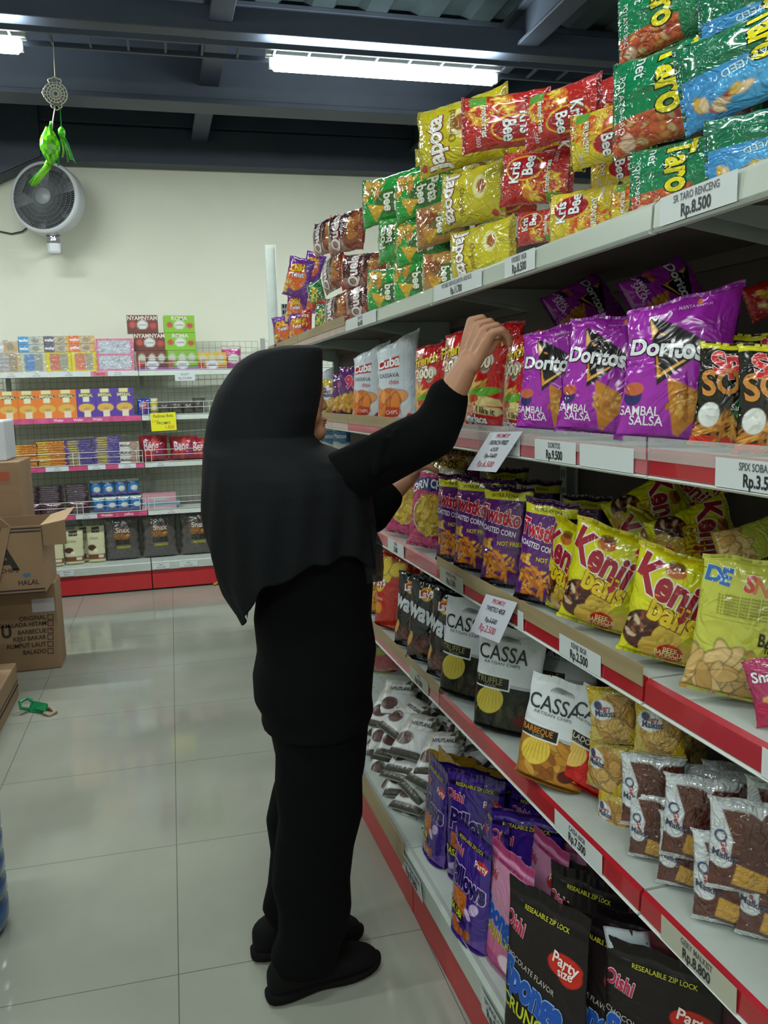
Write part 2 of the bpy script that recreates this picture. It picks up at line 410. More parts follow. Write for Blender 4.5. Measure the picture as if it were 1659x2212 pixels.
struct('wall_back', MB().box((-4, BY, 0), (7, BY+.12, 3.06)), WALL)
struct('wall_left', MB().box((-4.1, -3, 0), (-4, 7.2, 3.9)), WALL)
struct('wall_right', MB().box((7, -3, 0), (7.1, 7.2, 3.9)), WALL)
struct('wall_front', MB().box((-4, -3.1, 0), (7, -3, 3.9)), WALL)
DECK = mat('dark_painted_roof_sheet', '#56666a', .5, metal=.1, noise=.12, nscale=6)
STEEL = mat('dark_painted_steel', '#3b4452', .5, metal=.2, noise=.12, nscale=4)
prof = []; x = -4.0
while x < 7:
    prof += [(x, 3.62), (x+.13, 3.62), (x+.165, 3.67), (x+.295, 3.67)]; x += .33
prof += [(x, 3.62)]
poly = prof+[(x, 3.72), (-4, 3.72)]
mb = MB()
n = len(prof); vs = [(p[0], yy, p[1]) for yy in (-3, 7.2) for p in prof]; mb.add(vs, [(i, i+1, n+i+1, n+i) for i in range(n-1)])
vs = [(p[0], yy, p[1]+.012) for yy in (-3, 7.2) for p in prof]; mb.add(vs, [(i, n+i, n+i+1, i+1) for i in range(n-1)])
struct('ceiling', mb, DECK)
# roof beams: each its own steel member
def beam(name, a, b, wd, ht, m=STEEL, flange=.0, kind='structure', label=None):
    a, b = Vector(a), Vector(b); t = (b-a).normalized(); sd = t.cross(Vector((0, 0, 1))).normalized(); up = sd.cross(t)
    L = (b-a).length; mb = MB(); R = Matrix((sd, t, up)).transposed().to_4x4(); R.translation = a
    if flange:
        mb.box((-wd/2, 0, 0), (wd/2, L, flange), M=R); mb.box((-.01, 0, flange), (.01, L, ht-flange), M=R); mb.box((-wd/2, 0, ht-flange), (wd/2, L, ht), M=R)
    else: mb.box((-wd/2, 0, 0), (wd/2, L, ht), M=R)
    o = mb.build(name, m, bevel=.004); return tag(o, kind='structure')
b1 = on_y(400, 102, 4.62)[2]
beam('trim_1', (-4, 4.52, b1+.03), (7, 4.52, b1+.03), .1, .12)                # box beam over the lamps
b2 = on_y(500, 238, 5.35)[2]
beam('trim_2', (-4, 5.35, b2), (7, 5.35, b2), .2, 3.62-b2, flange=.03)
for i, (p, q) in enumerate((((.43, 3.9), (.31, 7.0)), ((2.08, 3.0), (1.93, 7.0)), ((-1.55, 2.5), (-1.6, 7.0)))):
    beam('trim_%d' % (4+i), (p[0], p[1]-3.5, 3.2), (q[0], q[1]-.45, 3.16), .115, .2, flange=.02)
beam('trim_7', (-.78, BY-.1, 3.0), (7, BY-.1, 3.03), .16, .24)
beam('trim_8', (-.78, BY-.1, 3.0), (-4, BY-.1, 1.45), .16, .24)
struct('trim_11', MB().prism([(-.76, 3.02), (-.76, 3.7), (-4, 3.7), (-4, 1.5)], BY-.2, BY-.15, axis=1), STEEL)
beam('trim_9', (-4, BY-.12, 3.26), (7, BY-.12, 3.26), .1, .4)
beam('trim_10', (-4, 2.4, 3.15), (7, 2.4, 3.15), .16, .35)
# cable tray under the front beam
tx = [float(on_y(u, 0, 4.4)[0]) for u in (-200, 1700)]
tray = empty('cable_tray', (0, 4.47, b1-.07), 0, 'dark ladder style cable tray hanging under the front roof beam', 'cable tray')
MB().box((-1.6, -.09, 0), (3.4, -.075, .025)).build('side_rail', STEEL, tray); MB().box((-1.6, .075, 0), (3.4, .09, .025)).build('side_rail', STEEL, tray)
for k in range(28): MB().box((-1.5+k*.175, -.075, .004), (-1.488+k*.175, .075, .016)).build('rung', STEEL, tray)

# ------------------------------------------------------------------ shelving, near run
def grid_panel(mb, o, ax, bx, na, nb, r, m=0):
    """wire grid: o origin, ax/bx full-length vectors"""
    o, ax, bx = Vector(o), Vector(ax), Vector(bx)
    for i in range(na+1): mb.tube([o+ax*(i/na), o+ax*(i/na)+bx], r, 5, m)
    for j in range(nb+1): mb.tube([o+bx*(j/nb), o+bx*(j/nb)+ax], r, 5, m)
RAIL_GREY = mat('pale_grey_price_rail', '#b4bdb2', .3, coat=.3)
RAIL_RED = mat('red_price_strip', '#a8202a', .25, coat=.6, noise=.06)
RAIL_PINK = mat('faded_red_price_strip', '#b5636a', .3, coat=.5, noise=.1, nscale=30)
RAIL_PALE = mat('pale_pink_paper_strip', '#b7a29a', .5, noise=.2, nscale=9)
CLEAR = mat('clear_plastic', '#dfe6e2', .12, alpha=.28, coat=.5)
DECKM = mat('cream_shelf_deck', '#b9c2bc', .35, noise=.05)
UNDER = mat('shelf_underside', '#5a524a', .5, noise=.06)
SHELVES = {'A': ZA, 'B': ZB, 'C': ZC, 'D': ZD}
RAILS = {'A': [RAIL_GREY]*3+[RAIL_PALE, RAIL_PALE], 'B': [RAIL_RED, RAIL_PINK, RAIL_PINK, RAIL_PALE, RAIL_PALE],
         'C': [RAIL_RED, RAIL_RED, RAIL_PINK, RAIL_PINK, RAIL_PALE], 'D': [RAIL_RED, RAIL_RED, RAIL_PINK, RAIL_PINK, RAIL_PALE]}
GUARD = {'A': [0, 0, 0, 1, 1], 'B': [2, 2, 1, 1, 1], 'C': [0, 1, 0, 0, 0], 'D': [0, 0, 1, 1, 1]}
BAYW = .9; DEP = .38
bay_words = ['nearest bay of the snack shelving at the right edge', 'second bay of the snack shelving, beside the woman', 'third bay, behind the woman', 'fourth bay of the snack shelving, past the woman', 'farthest bay, ending in a hatched strip']
for i in range(5):
    o3 = G0+GS*(.15+BAYW*i)
    g = empty('shelving_bay', tuple(o3), GROT, 'red and white steel gondola, '+bay_words[i], 'shelving', 'snack gondola bays')
    g0 = .003
    mb = MB(); mb.box((-.087, g0, 0), (-.072, BAYW-g0, .13)); mb.build('kick_plate', RED_KICK, g, bevel=.003)
    mb = MB(); mb.prism([(-.1, .118), (-.105, .18), (-.098, .19), (-.085, .185), (DEP, .185), (DEP, .165), (-.085, .165), (-.088, .118)], g0, BAYW-g0); mb.build('base_deck', DECKM, g)
    mb = MB()
    for a in range(5):
        for b in range(18): mb.lathe([(0, 0), (.003, 0)], 8, M=Matrix.Translation((-.03+a*.055, .035+b*.05, .1856)))
    mb.build('punched_holes', BLACK, g)['kind'] = 'stuff'
    mb = MB(); mb.box((DEP, g0, .0), (DEP+.012, BAYW-g0, 1.78)); mb.build('back_panel', DARK_PANEL, g)
    mb = MB(); mb.box((DEP-.03, .003, 0), (DEP+.03, .037, 1.8)); up = mb.build('upright', GREY_METAL, g, bevel=.002)
    mb = MB()
    for k in range(34): mb.box((DEP-.0312, .011, .2+k*.046), (DEP-.0302, .016, .22+k*.046)); mb.box((DEP-.0312, .024, .2+k*.046), (DEP-.0302, .029, .22+k*.046))
    mb.build('slot', BLACK, up)['kind'] = 'stuff'
    if i == 4:
        mb = MB(); mb.box((DEP-.03, BAYW-.018, 0), (DEP+.03, BAYW+.018, 1.8)); mb.build('upright', GREY_METAL, g, bevel=.002)
        mb = MB(); mb.box((.0, BAYW+.0, .2), (.006, BAYW+.012, 2.15)); mb.box((.052, BAYW+.0, .2), (.058, BAYW+.012, 2.15))
        for k in range(46): mb.tube([(.003, BAYW+.006, .25+k*.042), (.055, BAYW+.006, .235+k*.042)], .0022, 5)
        mb.box((.003, BAYW+.004, .2), (.055, BAYW+.008, 2.15)); mb.build('hatched_end_strip', WHITE_METAL, g)
        mb = MB(); mb.box((.075, BAYW-.002, .2), (.11, BAYW+.01, 1.84)); fu = mb.build('upright', GREY_METAL, g)
        mb = MB()
        for k in range(50): mb.box((.08, BAYW-.0035, .25+k*.032), (.09, BAYW-.0021, .27+k*.032)); mb.box((.095, BAYW-.0035, .25+k*.032), (.105, BAYW-.0021, .27+k*.032))
        mb.build('slot', BLACK, fu)['kind'] = 'stuff'
    for key, z in SHELVES.items():
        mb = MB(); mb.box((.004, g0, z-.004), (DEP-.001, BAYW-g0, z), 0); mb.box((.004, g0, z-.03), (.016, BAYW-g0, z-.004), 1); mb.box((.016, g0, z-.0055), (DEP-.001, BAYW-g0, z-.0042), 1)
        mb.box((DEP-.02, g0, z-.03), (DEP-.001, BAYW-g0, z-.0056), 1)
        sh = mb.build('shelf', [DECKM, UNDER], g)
        mb = MB(); mb.prism([(-.002, z-.037), (-.006, z-.034), (-.004, z-.004), (.002, z+.002), (.004, z), (.004, z-.037)], g0, BAYW-g0)
        mb.build('price_rail', RAILS[key][i], sh)
        mb = MB(); mb.prism([(-.007, z-.041), (-.010, z-.038), (-.004, z-.036), (.004, z-.037), (.004, z-.041)], g0, BAYW-g0); mb.build('rail_lip', WHITE_METAL, sh)
        for s in (.03, BAYW-.034):
            mb = MB(); mb.prism([(.02, z-.006), (DEP-.02, z-.006), (DEP-.02, z-.07), (.05, z-.02)], s, s+.004); mb.build('bracket', GREY_METAL, sh)
        if GUARD[key][i] == 1: MB().box((-.0068, g0, z-.012), (-.0048, BAYW-g0, z+.02)).build('wooden_strip', WOOD, sh)
        if GUARD[key][i] == 2: MB().box((-.0078, g0, z-.014), (-.0068, BAYW-g0, z+.018)).build('clear_strip', CLEAR, sh)
    if i in (2, 3, 4):
        MB().box((-.112, g0, .14), (-.108, BAYW-g0, .205)).build('wooden_strip', WOOD, g)

def card(name, p00, p10, p01, base, lines, label, cat='price card', group=None, th=.0006, paint=None, nx=24):
    """flat card from three corners; lines = (text, x, y, size as share of height, colour, bold, out)"""
    p00, p10, p01 = Vector(p00), Vector(p10), Vector(p01)
    ex, ey = p10-p00, p01-p00; nrm = ex.cross(ey).normalized(); c = p00+ex/2+ey/2
    asp = ey.length/ex.length
    ny = max(4, int(nx*asp)); cv = Canvas(nx, ny, asp, base)
    if paint: paint(cv)
    V = []; C = []; F = []
    for j in range(ny):
        for i in range(nx): V.append(p00+ex*(i/(nx-1))+ey*(j/(ny-1))-c); C.append(cv.c[j, i])
    for j in range(ny-1):
        for i in range(nx-1): a = j*nx+i; F.append((a, a+1, a+nx+1, a+nx))
    b = len(V); V += [p00-nrm*th-c, p10-nrm*th-c, p10+ey-nrm*th-c, p01-nrm*th-c]; C += [np.array(lin(base))]*4
    F += [(b+3, b+2, b+1, b), (0, b, b+1, nx-1), ((ny-1)*nx, ny*nx-1, b+2, b+3), (0, (ny-1)*nx, b+3, b), (nx-1, b+1, b+2, ny*nx-1)]
    items = []
    for (st, x, y, hs, col, *rest) in lines:
        bold = rest[0] if rest else 0; out = rest[1] if len(rest) > 1 else None; xs = rest[2] if len(rest) > 2 else 1
        rot = rest[3] if len(rest) > 3 else 0
        if out: items.append((st, x, y, hs, out, bold+.06, 1, xs, rot))
        items.append((st, x, y, hs, col, bold, 2, xs, rot))
    for st, x, y, hs, col, bold, lay, xs, rot in items:
        vs, fs = text_mesh(st, bold)
        b = len(V); hh = hs*ey.length; c_, s_ = math.cos(rot*D2R), math.sin(rot*D2R)
        for a, q in vs:
            a *= xs; a, q = a*c_-q*s_, a*s_+q*c_
            V.append(p00+ex*x+ey*y+ex.normalized()*(a*hh)+ey.normalized()*(q*hh)+nrm*.0003*lay-c); C.append(np.array(lin(col)))
        F += [tuple(b+i for i in f) for f in fs]
    me = bpy.data.meshes.new(name); me.from_pydata([tuple(v) for v in V], [], F)
    ca = me.color_attributes.new('print', 'FLOAT_COLOR', 'POINT')
    ca.data.foreach_set('color', np.concatenate([np.array(C), np.ones((len(C), 1))], 1).astype(np.float32).ravel())
    me.materials.append(PAPER); o = bpy.data.objects.new(name, me); o.location = c
    link(o); return tag(o, label, cat, group)
def rail_card(key, u0, u1, lines, label, base='#cfd6d8', zlo=-.036, zhi=.0, d=-.0085, v=None, vref=None):
    """price card slid into a rail between two photo columns"""
    z = SHELVES[key] if key in SHELVES else ZE
    def s_at(u):
        lo, hi = .4, 4.6
        for _ in range(40):
            m = (lo+hi)/2; p = gpt(m, d, z-.02)-CAM0; x = 829.5+FPX*(p@CR)/(p@CF)
            if x > u: lo = m
            else: hi = m
        return lo
    sa, sb = s_at(u0), s_at(u1)
    return card('price_card', gpt(sa, d, z+zlo), gpt(sb, d, z+zlo), gpt(sa, d, z+zhi), base, lines, label, group='price cards in the snack shelf rails')
K = '#22252c'
def two(a, b): return [(a, .5, .76, .26, '#54585e', .02, None, .78), (b, .5, .3, .42, K, .04, None, .8)]
rail_card('A', 1425, 1592, two('SR TARO RENCENG', 'Rp.8.500'), 'white price card under the green net snack packs on the top shelf')
rail_card('A', 1090, 1155, two('KRISBEE 10GR', 'Rp.8.500'), 'white price card under the red and yellow snack packs on the top shelf')
rail_card('A', 938, 1040, two('POTABEE 10GR RCG JAPOTA 10GR RCG', 'Rp.11.700'), 'wide white price card under the yellow potato packs on the top shelf')
rail_card('A', 748, 812, two('QUELA 12GR', 'Rp.4.600'), 'small white price card under the maroon snack packs on the top shelf')
rail_card('B', 1155, 1243, two('DORITOS', 'Rp.9.500'), 'price card reading Rp.9.500 under the purple tortilla chips')
rail_card('B', 1252, 1368, [], 'blank white card in the red rail right of the Rp.9.500 card')
rail_card('B', 1545, 1760, two('SPIX SOBA 40GR', 'Rp.3.500'), 'price card starting Rp.3.50 at the right edge of the photo')
rail_card('B', 1098, 1122, [('60GR', .4, .6, .3, K)], 'white card half hidden behind the hanging french fries note')
rail_card('C', 838, 872, two('CORN', '5.500'), 'small white price card in the faded rail under the pink corn chips')
rail_card('C', 950, 1000, two('TWISTKO 40GR', 'Rp.3.500'), 'dim price card on the wooden edged rail left of the hanging twisted corn note', base='#9ea295')
rail_card('C', 1208, 1297, two('KENJI 30GR', 'Rp.2.500'), 'price card reading Rp.2.500 in the red rail under the yellow ball snacks')
rail_card('C', 1118, 1130, [], 'narrow white card edge beside the hanging twisted corn note')
rail_card('C', 1645, 1800, two('SNACK', 'Rp.5.000'), 'white price card cut by the right edge, under the baked snack bag')
rail_card('D', 885, 925, two('LAYS', 'Rp.9.800'), 'faded price card on the wooden rail under the black wavy chips', base='#9b9e92')
rail_card('D', 1198, 1300, two('CASSA 60GR', 'Rp.7.500'), 'price card reading Rp.7.500 under the white and orange chip pouches')
rail_card('D', 1428, 1590, two('GERY MALKIST', 'Rp.8.800'), 'yellowed price card reading Rp.8.800 under the chocolate crackers', base='#b3b3a2')
def base_card(u0, v0, u1, v1, lines, label):
    a = on_z(u0, v0, .15); b = on_z(u1, v1, .15); sa = float((a-G0)@GS); sb = float((b-G0)@GS)
    return card('price_card', gpt(sa, -.1065, .122), gpt(sb, -.1065, .122), gpt(sa, -.111, .176), '#c3cbcc', lines, label, group='price cards in the snack shelf rails')
base_card(872, 1850, 924, 1925, two('PILLOW OISHI 100GR', 'Rp.9.500'), 'price card reading Rp.9.500 on the bottom deck edge by the purple pouches')
base_card(1075, 2145, 1150, 2262, two('SPONGE OISHI', 'Rp.9.000'), 'price card on the bottom deck edge at the lower border of the photo')
def promo(u0, v0, u1, v1, u2, v2, d, lines, label):
    a = g_hit(u0, v0, d); b = g_hit(u1, v1, d); c = g_hit(u2, v2, d-.012); c = g_hit(u2, v2, d)
    return card('promo_note', a-GD*.022, b-GD*.022, c, '#ccd0dc', lines, label, 'promo note', 'hanging promo notes')
R_ = '#b83a5a'
promo(1030, 1014, 1094, 1019, 1059, 934, -.012, [('PROMO!!', .5, .9, .1, R_, .01), ('FRENCH FRIES', .5, .73, .11, K, .02, None, .8), ('62GR', .5, .56, .1, K, .01), ('Rp.7.600', .5, .4, .11, K, .01), ('-------', .5, .4, .11, K, .01), ('Rp.6.500', .5, .18, .15, R_, .01)], 'hanging white note reading FRENCH FRIES and Rp.6.500')
promo(1036, 1362, 1100, 1387, 1050, 1283, -.012, [('PROMO!!', .5, .88, .11, R_, .01), ('TWISTKO 40GR', .5, .69, .12, K, .02, None, .8), ('Rp.3.500', .5, .42, .12, K, .01), ('-------', .5, .42, .12, K, .01), ('Rp.2.500', .5, .2, .17, R_, .01)], 'hanging white note reading TWISTKO 40GR and Rp.2.500')

# ------------------------------------------------------------------ shelving, back run
BA = 2.0*D2R; B0 = np.array([-.2, 6.14, 0]); BX = np.array([math.cos(BA), math.sin(BA), 0]); BD = np.array([-math.sin(BA), math.cos(BA), 0])
def bpt(x, d, z): return B0+BX*x+BD*d+np.array([0, 0, z])
def b_hit(u, v, d):
    r = ray(u, v); t = (d+BD@(B0-CAM0))/(BD@r); p = CAM0+r*t; return float((p-B0)@BX), float(p[2])
BZ = [1.545, 1.235, .905, .565, .205]
PINK = mat('pink_promo_strip', '#c44f80', .4, noise=.35, nscale=14)
for i, (x0, lb) in enumerate(((-1.8, 'cut by the left edge of the photo'), (-.9, 'with wafer boxes on top, left of the joint'), (0, 'with brown and green boxes on top'), (.9, 'mostly hidden behind the woman'))):
    g = empty('shelving_bay', tuple(B0+BX*x0), BA, 'red and white back wall shelving '+lb, 'shelving', 'back wall bays')
    MB().box((.003, -.07, .012), (.897, -.06, .15)).build('kick_plate', RED_KICK, g, bevel=.003)
    MB().prism([(-.085, .148), (-.09, .2), (-.08, .207), (.33, .205), (.33, .18), (-.075, .18), (-.075, .148)], .003, .897, axis=0).build('base_deck', DECKM, g)
    MB().box((.003, .3, 0), (.033, .34, 1.78)).build('upright', GREY_METAL, g)
    if i == 3: MB().box((.866, .3, 0), (.896, .34, 1.78)).build('upright', GREY_METAL, g)
    mb = MB(); grid_panel(mb, (.02, .33, .2), (.86, 0, 0), (0, 0, 1.56), 19, 34, .0016); mb.build('wire_back', GREY_METAL, g)
    for k, z in enumerate(BZ[:4]):
        mb = MB(); mb.box((.003, .003, z-.03), (.897, .31, z)); sh = mb.build('shelf', DECKM, g)
        pk = (i == 1) or (i == 0)
        MB().box((.003, -.003, z-.034), (.897, .003, z+.002)).build('price_rail', PINK if pk and k != 0 else WHITE_METAL, sh)
        if (i in (0, 1) and k in (2, 3)) or i in (2, 3):
            mb = MB(); h = .085
            for zz in (.0, h*.55, h): mb.tube([(.01, -.006, z+.004+zz), (.89, -.006, z+.004+zz)], .0022, 6)
            for xx in (.01, .05, .43, .47, .85, .89): mb.tube([(xx, -.006, z), (xx, -.006, z+.004+h)], .0022, 6)
            mb.build('wire_fence', WHITE_METAL, sh)
def back_card(u0, u1, k, lines, label, base='#c9d2d6', zlo=-.032, zhi=.0, paint=None, d=-.0045, cat='price card', grp='price cards on the back shelves'):
    z = BZ[k]
    pr = ray((u0+u1)/2, 900)
    xa = b_hit(u0, [812, 905, 1010, 1105, 1235][k], d)[0]; xb = b_hit(u1, [812, 905, 1010, 1105, 1235][k], d)[0]
    return card('price_card' if cat == 'price card' else 'paper_sign', bpt(xa, d, z+zlo), bpt(xb, d, z+zlo), bpt(xa, d, z+zhi), base, lines, label, cat, grp, paint=paint, nx=16)
def wr(a, b): return [(a, .5, .7, .22, '#585c62', 0, None, .8), (b, .5, .28, .26, '#585c62')]
for u0, u1, k, a, b, lb in ((2, 46, 0, 'WAFER', 'Rp.27.500', 'white card at the left end of the top back shelf'), (55, 103, 0, 'WAFER', 'Rp.21.000', 'white card under the blue wafer packs on the back shelf'), (126, 172, 0, 'WAFER', 'Rp.21.000', 'white card under the second yellow wafer tray'), (234, 276, 0, 'WAFER ROLL', 'Rp.21.400', 'white card under the silver and pink packs'),
                            (98, 148, 2, 'BISKUIT', 'Rp.12.000', 'white card under the left violet biscuit stack'), (190, 228, 2, 'BISKUIT', 'Rp.12.600', 'white card under the right violet biscuit stack'), (256, 294, 2, 'MALKIST', 'Rp.12.600', 'white card under the white malt cracker packs'), (163, 209, 3, 'COKLAT', 'Rp.11.000', 'white card under the dark chocolate packs'),
                            (330, 366, 2, 'SELAMAT', 'Rp.8.000', 'white card under the red packs on the back shelf'), (350, 390, 3, 'ROMA', 'Rp.11.000', 'white card under the pink case')):
    back_card(u0, u1, k, wr(a, b), lb)
back_card(196, 233, 0, [('Tango', .5, .5, .75, '#b3243c', .03, None, .9)], 'pink strip reading Tango on the top back shelf', base='#c77f95')
for u0, u1 in ((108, 145), (150, 188), (196, 226)): back_card(u0, u1, 1, [('Wafer', .5, .5, .55, '#efd7e2', .02)], 'pink wafer strip with white letters on the second back shelf', base='#c44f80', cat='paper sign', grp='pink wafer strips')
back_card(211, 250, 3, [('Wafello', .5, .5, .55, '#f0dbe5', .02)], 'pink wafer strip right of the white card on the lower back shelf', base='#bd3c6c', cat='paper sign')
back_card(256, 300, 3, [('yellice', .5, .5, .55, '#f0dbe5', .02)], 'pink wafer strip at the right end of the lower back shelf', base='#bd3c6c', cat='paper sign')
back_card(378, 421, 0, wr('NUGETS', 'Rp.25.000'), 'white card hanging under the green boxes on the top back shelf', zlo=-.075, zhi=-.012)
def ycard():
    x0, z1 = b_hit(325, 893, -.02); x1, z0 = b_hit(382, 930, -.02)
    card('paper_sign', bpt(x0, -.02, z0), bpt(x1, -.02, z0+.004), bpt(x0-.002, -.02, z1), '#dfdc1c',
         [('Padimas Bolu', .5, .82, .17, '#3c4a2c', .01, None, .85), ('2.100', .18, .55, .12, '#c06a28'), ('PROMO', .5, .42, .15, '#3c4a2c', .01), ('1.800', .72, .18, .17, '#c8701c', .01)],
         'bright yellow handwritten sign reading PROMO on the back shelf', 'paper sign')
ycard()
def e_card(u0, u1, lines, lb):
    xa = b_hit(u0, 1232, -.09)[0]; xb = b_hit(u1, 1232, -.09)[0]
    card('price_card', bpt(xa, -.091, .155), bpt(xb, -.091, .155), bpt(xa, -.0935, .195), '#cdd5d6', lines, lb, group='price cards on the back shelves')
e_card(128, 160, wr('BERMUDA', 'Rp.15'), 'small white card under the cream pouches on the bottom back deck')
e_card(330, 368, wr('SEREAL', 'Rp.41.000'), 'white card under the first grey cereal bag right of the joint')
e_card(388, 428, wr('SEREAL', 'Rp.41.000'), 'white card under the cereal bag nearest the woman')

# ------------------------------------------------------------------ package prints
def paint_taro(c):
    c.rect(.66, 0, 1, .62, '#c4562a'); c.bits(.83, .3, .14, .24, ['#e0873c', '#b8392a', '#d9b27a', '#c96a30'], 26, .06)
    c.rect(0, .8, 1, 1, '#7d1f38'); c.bits(.5, .9, .4, .06, ['#d9b04a', '#c99a34'], 9, .08, .7); c.rect(0, .77, 1, .8, '#0a5c3c'); c.rect(0, .96, 1, 1, '#0d7f50'); c.ell(.9, .15, .09, .08, '#d8b49a')
    c.text('Taro', .38, .5, .34, '#e9dc1b', 0, .05, '#10241a', .05, .9); c.text('net', .16, .26, .13, '#d8e6e4', 0, .02); c.text('POTATO BBQ', .5, .12, .07, '#e6e6e6')
def paint_taro_blue(c):
    c.rect(0, 0, .45, 1, '#0f6b48'); c.ell(.75, .6, .3, .5, '#4aa3dc'); c.rect(0, .9, 1, 1, '#2f83c4')
    c.bits(.8, .3, .12, .2, ['#e8c9a0', '#d9b04a', '#b8392a'], 8, .08)
    c.text('Taro', .3, .6, .3, '#e9dc1b', 0, .05, '#10241a', .05, .9); c.text('net', .3, .8, .1, '#d8e6e4'); c.text('SEAWEED', .52, .5, .09, '#dff0e8', -80)
def paint_kb(ground, low):
    def f(c):
        c.bits(.3, .35, .3, .3, ['#e9b23a', '#e07a24', '#f3d34a', '#d9401f'], 50, .09, .3)
        c.ell(.68, .62, .24, .36, '#e6c12a'); c.ell(.68, .62, .215, .335, '#a5121f')
        c.rect(0, .955, 1, 1, low); c.rect(0, 0, 1, .05, low); c.rect(.02, .1, .2, .3, '#5d9a3a')
        c.text('Kris', .6, .74, .2, '#e9ecef', 0, .04, '#4a0d14', .03, .9); c.text('Bee', .72, .55, .2, '#e9ecef', 0, .04, '#4a0d14', .03, .9)
        c.text('KRUNCHY' if ground == 'y' else 'French Fries', .5, .28, .1, '#f2efe2', 0, .03, '#3a1a12', .03, .85)
        c.text('2000', .85, .2, .07, '#d9d9e4')
    return f
def paint_japota_low(c):
    c.rect(0, .0, 1, .05, '#a3901c'); c.rect(0, .95, 1, 1, '#a3901c'); c.ell(.4, .72, .2, .12, '#f0e9a8'); c.ell(.4, .74, .12, .08, '#a5602c')
    c.text('Japota', .5, .26, .26, '#f4f4ee', 0, .05, '#8c1c2a', .05, .95); c.text('Original', .6, .46, .11, '#8f6a14'); c.ell(.88, .9, .06, .06, '#b1352a')
def paint_japota(c):
    c.rect(0, .0, 1, .05, '#a3901c'); c.rect(0, .95, 1, 1, '#a3901c'); c.ell(.62, .42, .22, .2, '#f0e9a8'); c.ell(.62, .42, .13, .13, '#a5602c')
    c.bits(.65, .28, .2, .12, ['#f1e6a6', '#e7d47a'], 8, .1, .6)
    c.text('Japota', .42, .72, .26, '#f4f4ee', 0, .05, '#8c1c2a', .05, .85); c.text('Original', .6, .52, .11, '#8f6a14'); c.ell(.12, .9, .06, .06, '#b1352a')
def paint_potabee(c):
    c.bits(.3, .3, .2, .22, ['#e2b23a', '#c98a2a', '#f0d060'], 12, .12, .6); c.ell(.6, .6, .26, .35, '#3f6a30'); c.poly([(.55, .2), (.95, .3), (.7, .55)], '#e6b21e')
    c.rect(0, .95, 1, 1, '#0f7a33'); c.rect(0, 0, 1, .05, '#0f7a33')
    c.text('Pota', .55, .76, .24, '#efeedd', 0, .05, '#2a6a26', .04, .85); c.text('bee', .6, .58, .22, '#efeedd', 0, .05, '#2a6a26', .04, .85)
def paint_potabee_or(c):
    paint_potabee(c); c.ell(.5, .3, .3, .3, '#9a4a1e', 0, .5); c.bits(.3, .3, .2, .22, ['#b8642c', '#8a4420'], 12, .1, .6)
def paint_quela(c):
    c.rect(0, 0, .3, 1, '#caa08c', .6); c.rect(.0, .9, 1, 1, '#c8242a'); c.rect(0, 0, 1, .08, '#c8242a'); c.wave(.3, .1, 6, 0, '#8a3c1e', False)
    c.bits(.62, .18, .3, .12, ['#d99a4a', '#b87030'], 9, .14, .5)
    c.text('Quela', .5, .62, .34, '#eceef2', 0, .05, '#a8182a', .05, .8); c.text('TERIYAKI', .62, .4, .08, '#d8c0b0')
def paint_chiki(c):
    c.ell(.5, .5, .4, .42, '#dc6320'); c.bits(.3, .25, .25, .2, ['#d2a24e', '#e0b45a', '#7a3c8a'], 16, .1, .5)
    c.text('Chiki', .5, .72, .22, '#f0d022', 8, .05, '#b8361a', .04, .85); c.text('Twist', .56, .55, .16, '#f0e8f4', 8, .04, '#7a2c86', .04)
def paint_sun(c):
    c.rect(0, 0, 1, .2, '#c02a2a'); c.bits(.5, .55, .35, .35, ['#e9cf2a', '#f2e25a', '#3c4a8c'], 26, .12, .25); c.ell(.5, .6, .12, .1, '#d8a81e')
def paint_redsmall(c):
    c.bits(.5, .35, .3, .2, ['#e6b43a', '#d88a2a'], 10, .12); c.text('ultra', .5, .7, .26, '#f0e2c0', 0, .04, '#7a0d14', .04)
def paint_dor(c):
    c.speck(.04); c.wave(.04, .01, 5, 0, '#6a0f74', False)
    c.poly([(.2, .90), (.8, .645), (.34, .375)], '#1a0d12')
    c.poly([(.22, .86), (.33, .73), (.74, .66), (.62, .685), (.3, .79)], '#e8a23a'); c.poly([(.22, .87), (.3, .765), (.25, .71)], '#f0c070')
    c.poly([(.335, .42), (.30, .62), (.345, .60), (.365, .47)], '#e89a34'); c.poly([(.335, .42), (.7, .60), (.74, .63), (.37, .465)], '#f0b45a')
    c.poly([(.27, .72), (.62, .65), (.35, .48)], '#120a0e')
    c.poly([(.45, .44), (.88, .305), (.86, .275), (.58, .045), (.53, .06), (.44, .4)], '#c9812c'); c.bits(.6, .26, .16, .1, ['#d89a3e', '#b86e22', '#e0a84a'], 30, .03, .6)
    c.ell(.12, .3, .09, .09, '#2a2466'); c.ell(.12, .35, .1, .06, '#c2613c'); c.ell(.65, .93, .02, .03, '#e8842a')
    c.text('Doritos', .4, .63, .175, '#e6e8ee', -4, .05, '#120a10', .06, .93); c.text('SAMBAL', .2, .2, .085, '#e9e2ec', 0, .02); c.text('SALSA', .27, .135, .085, '#e9e2ec', 0, .02)
    c.text('HANYA UNTUK', .62, .9, .03, '#dcc6e2'); c.rect(.78, .07, .93, .16, '#9a5aa4', .6)
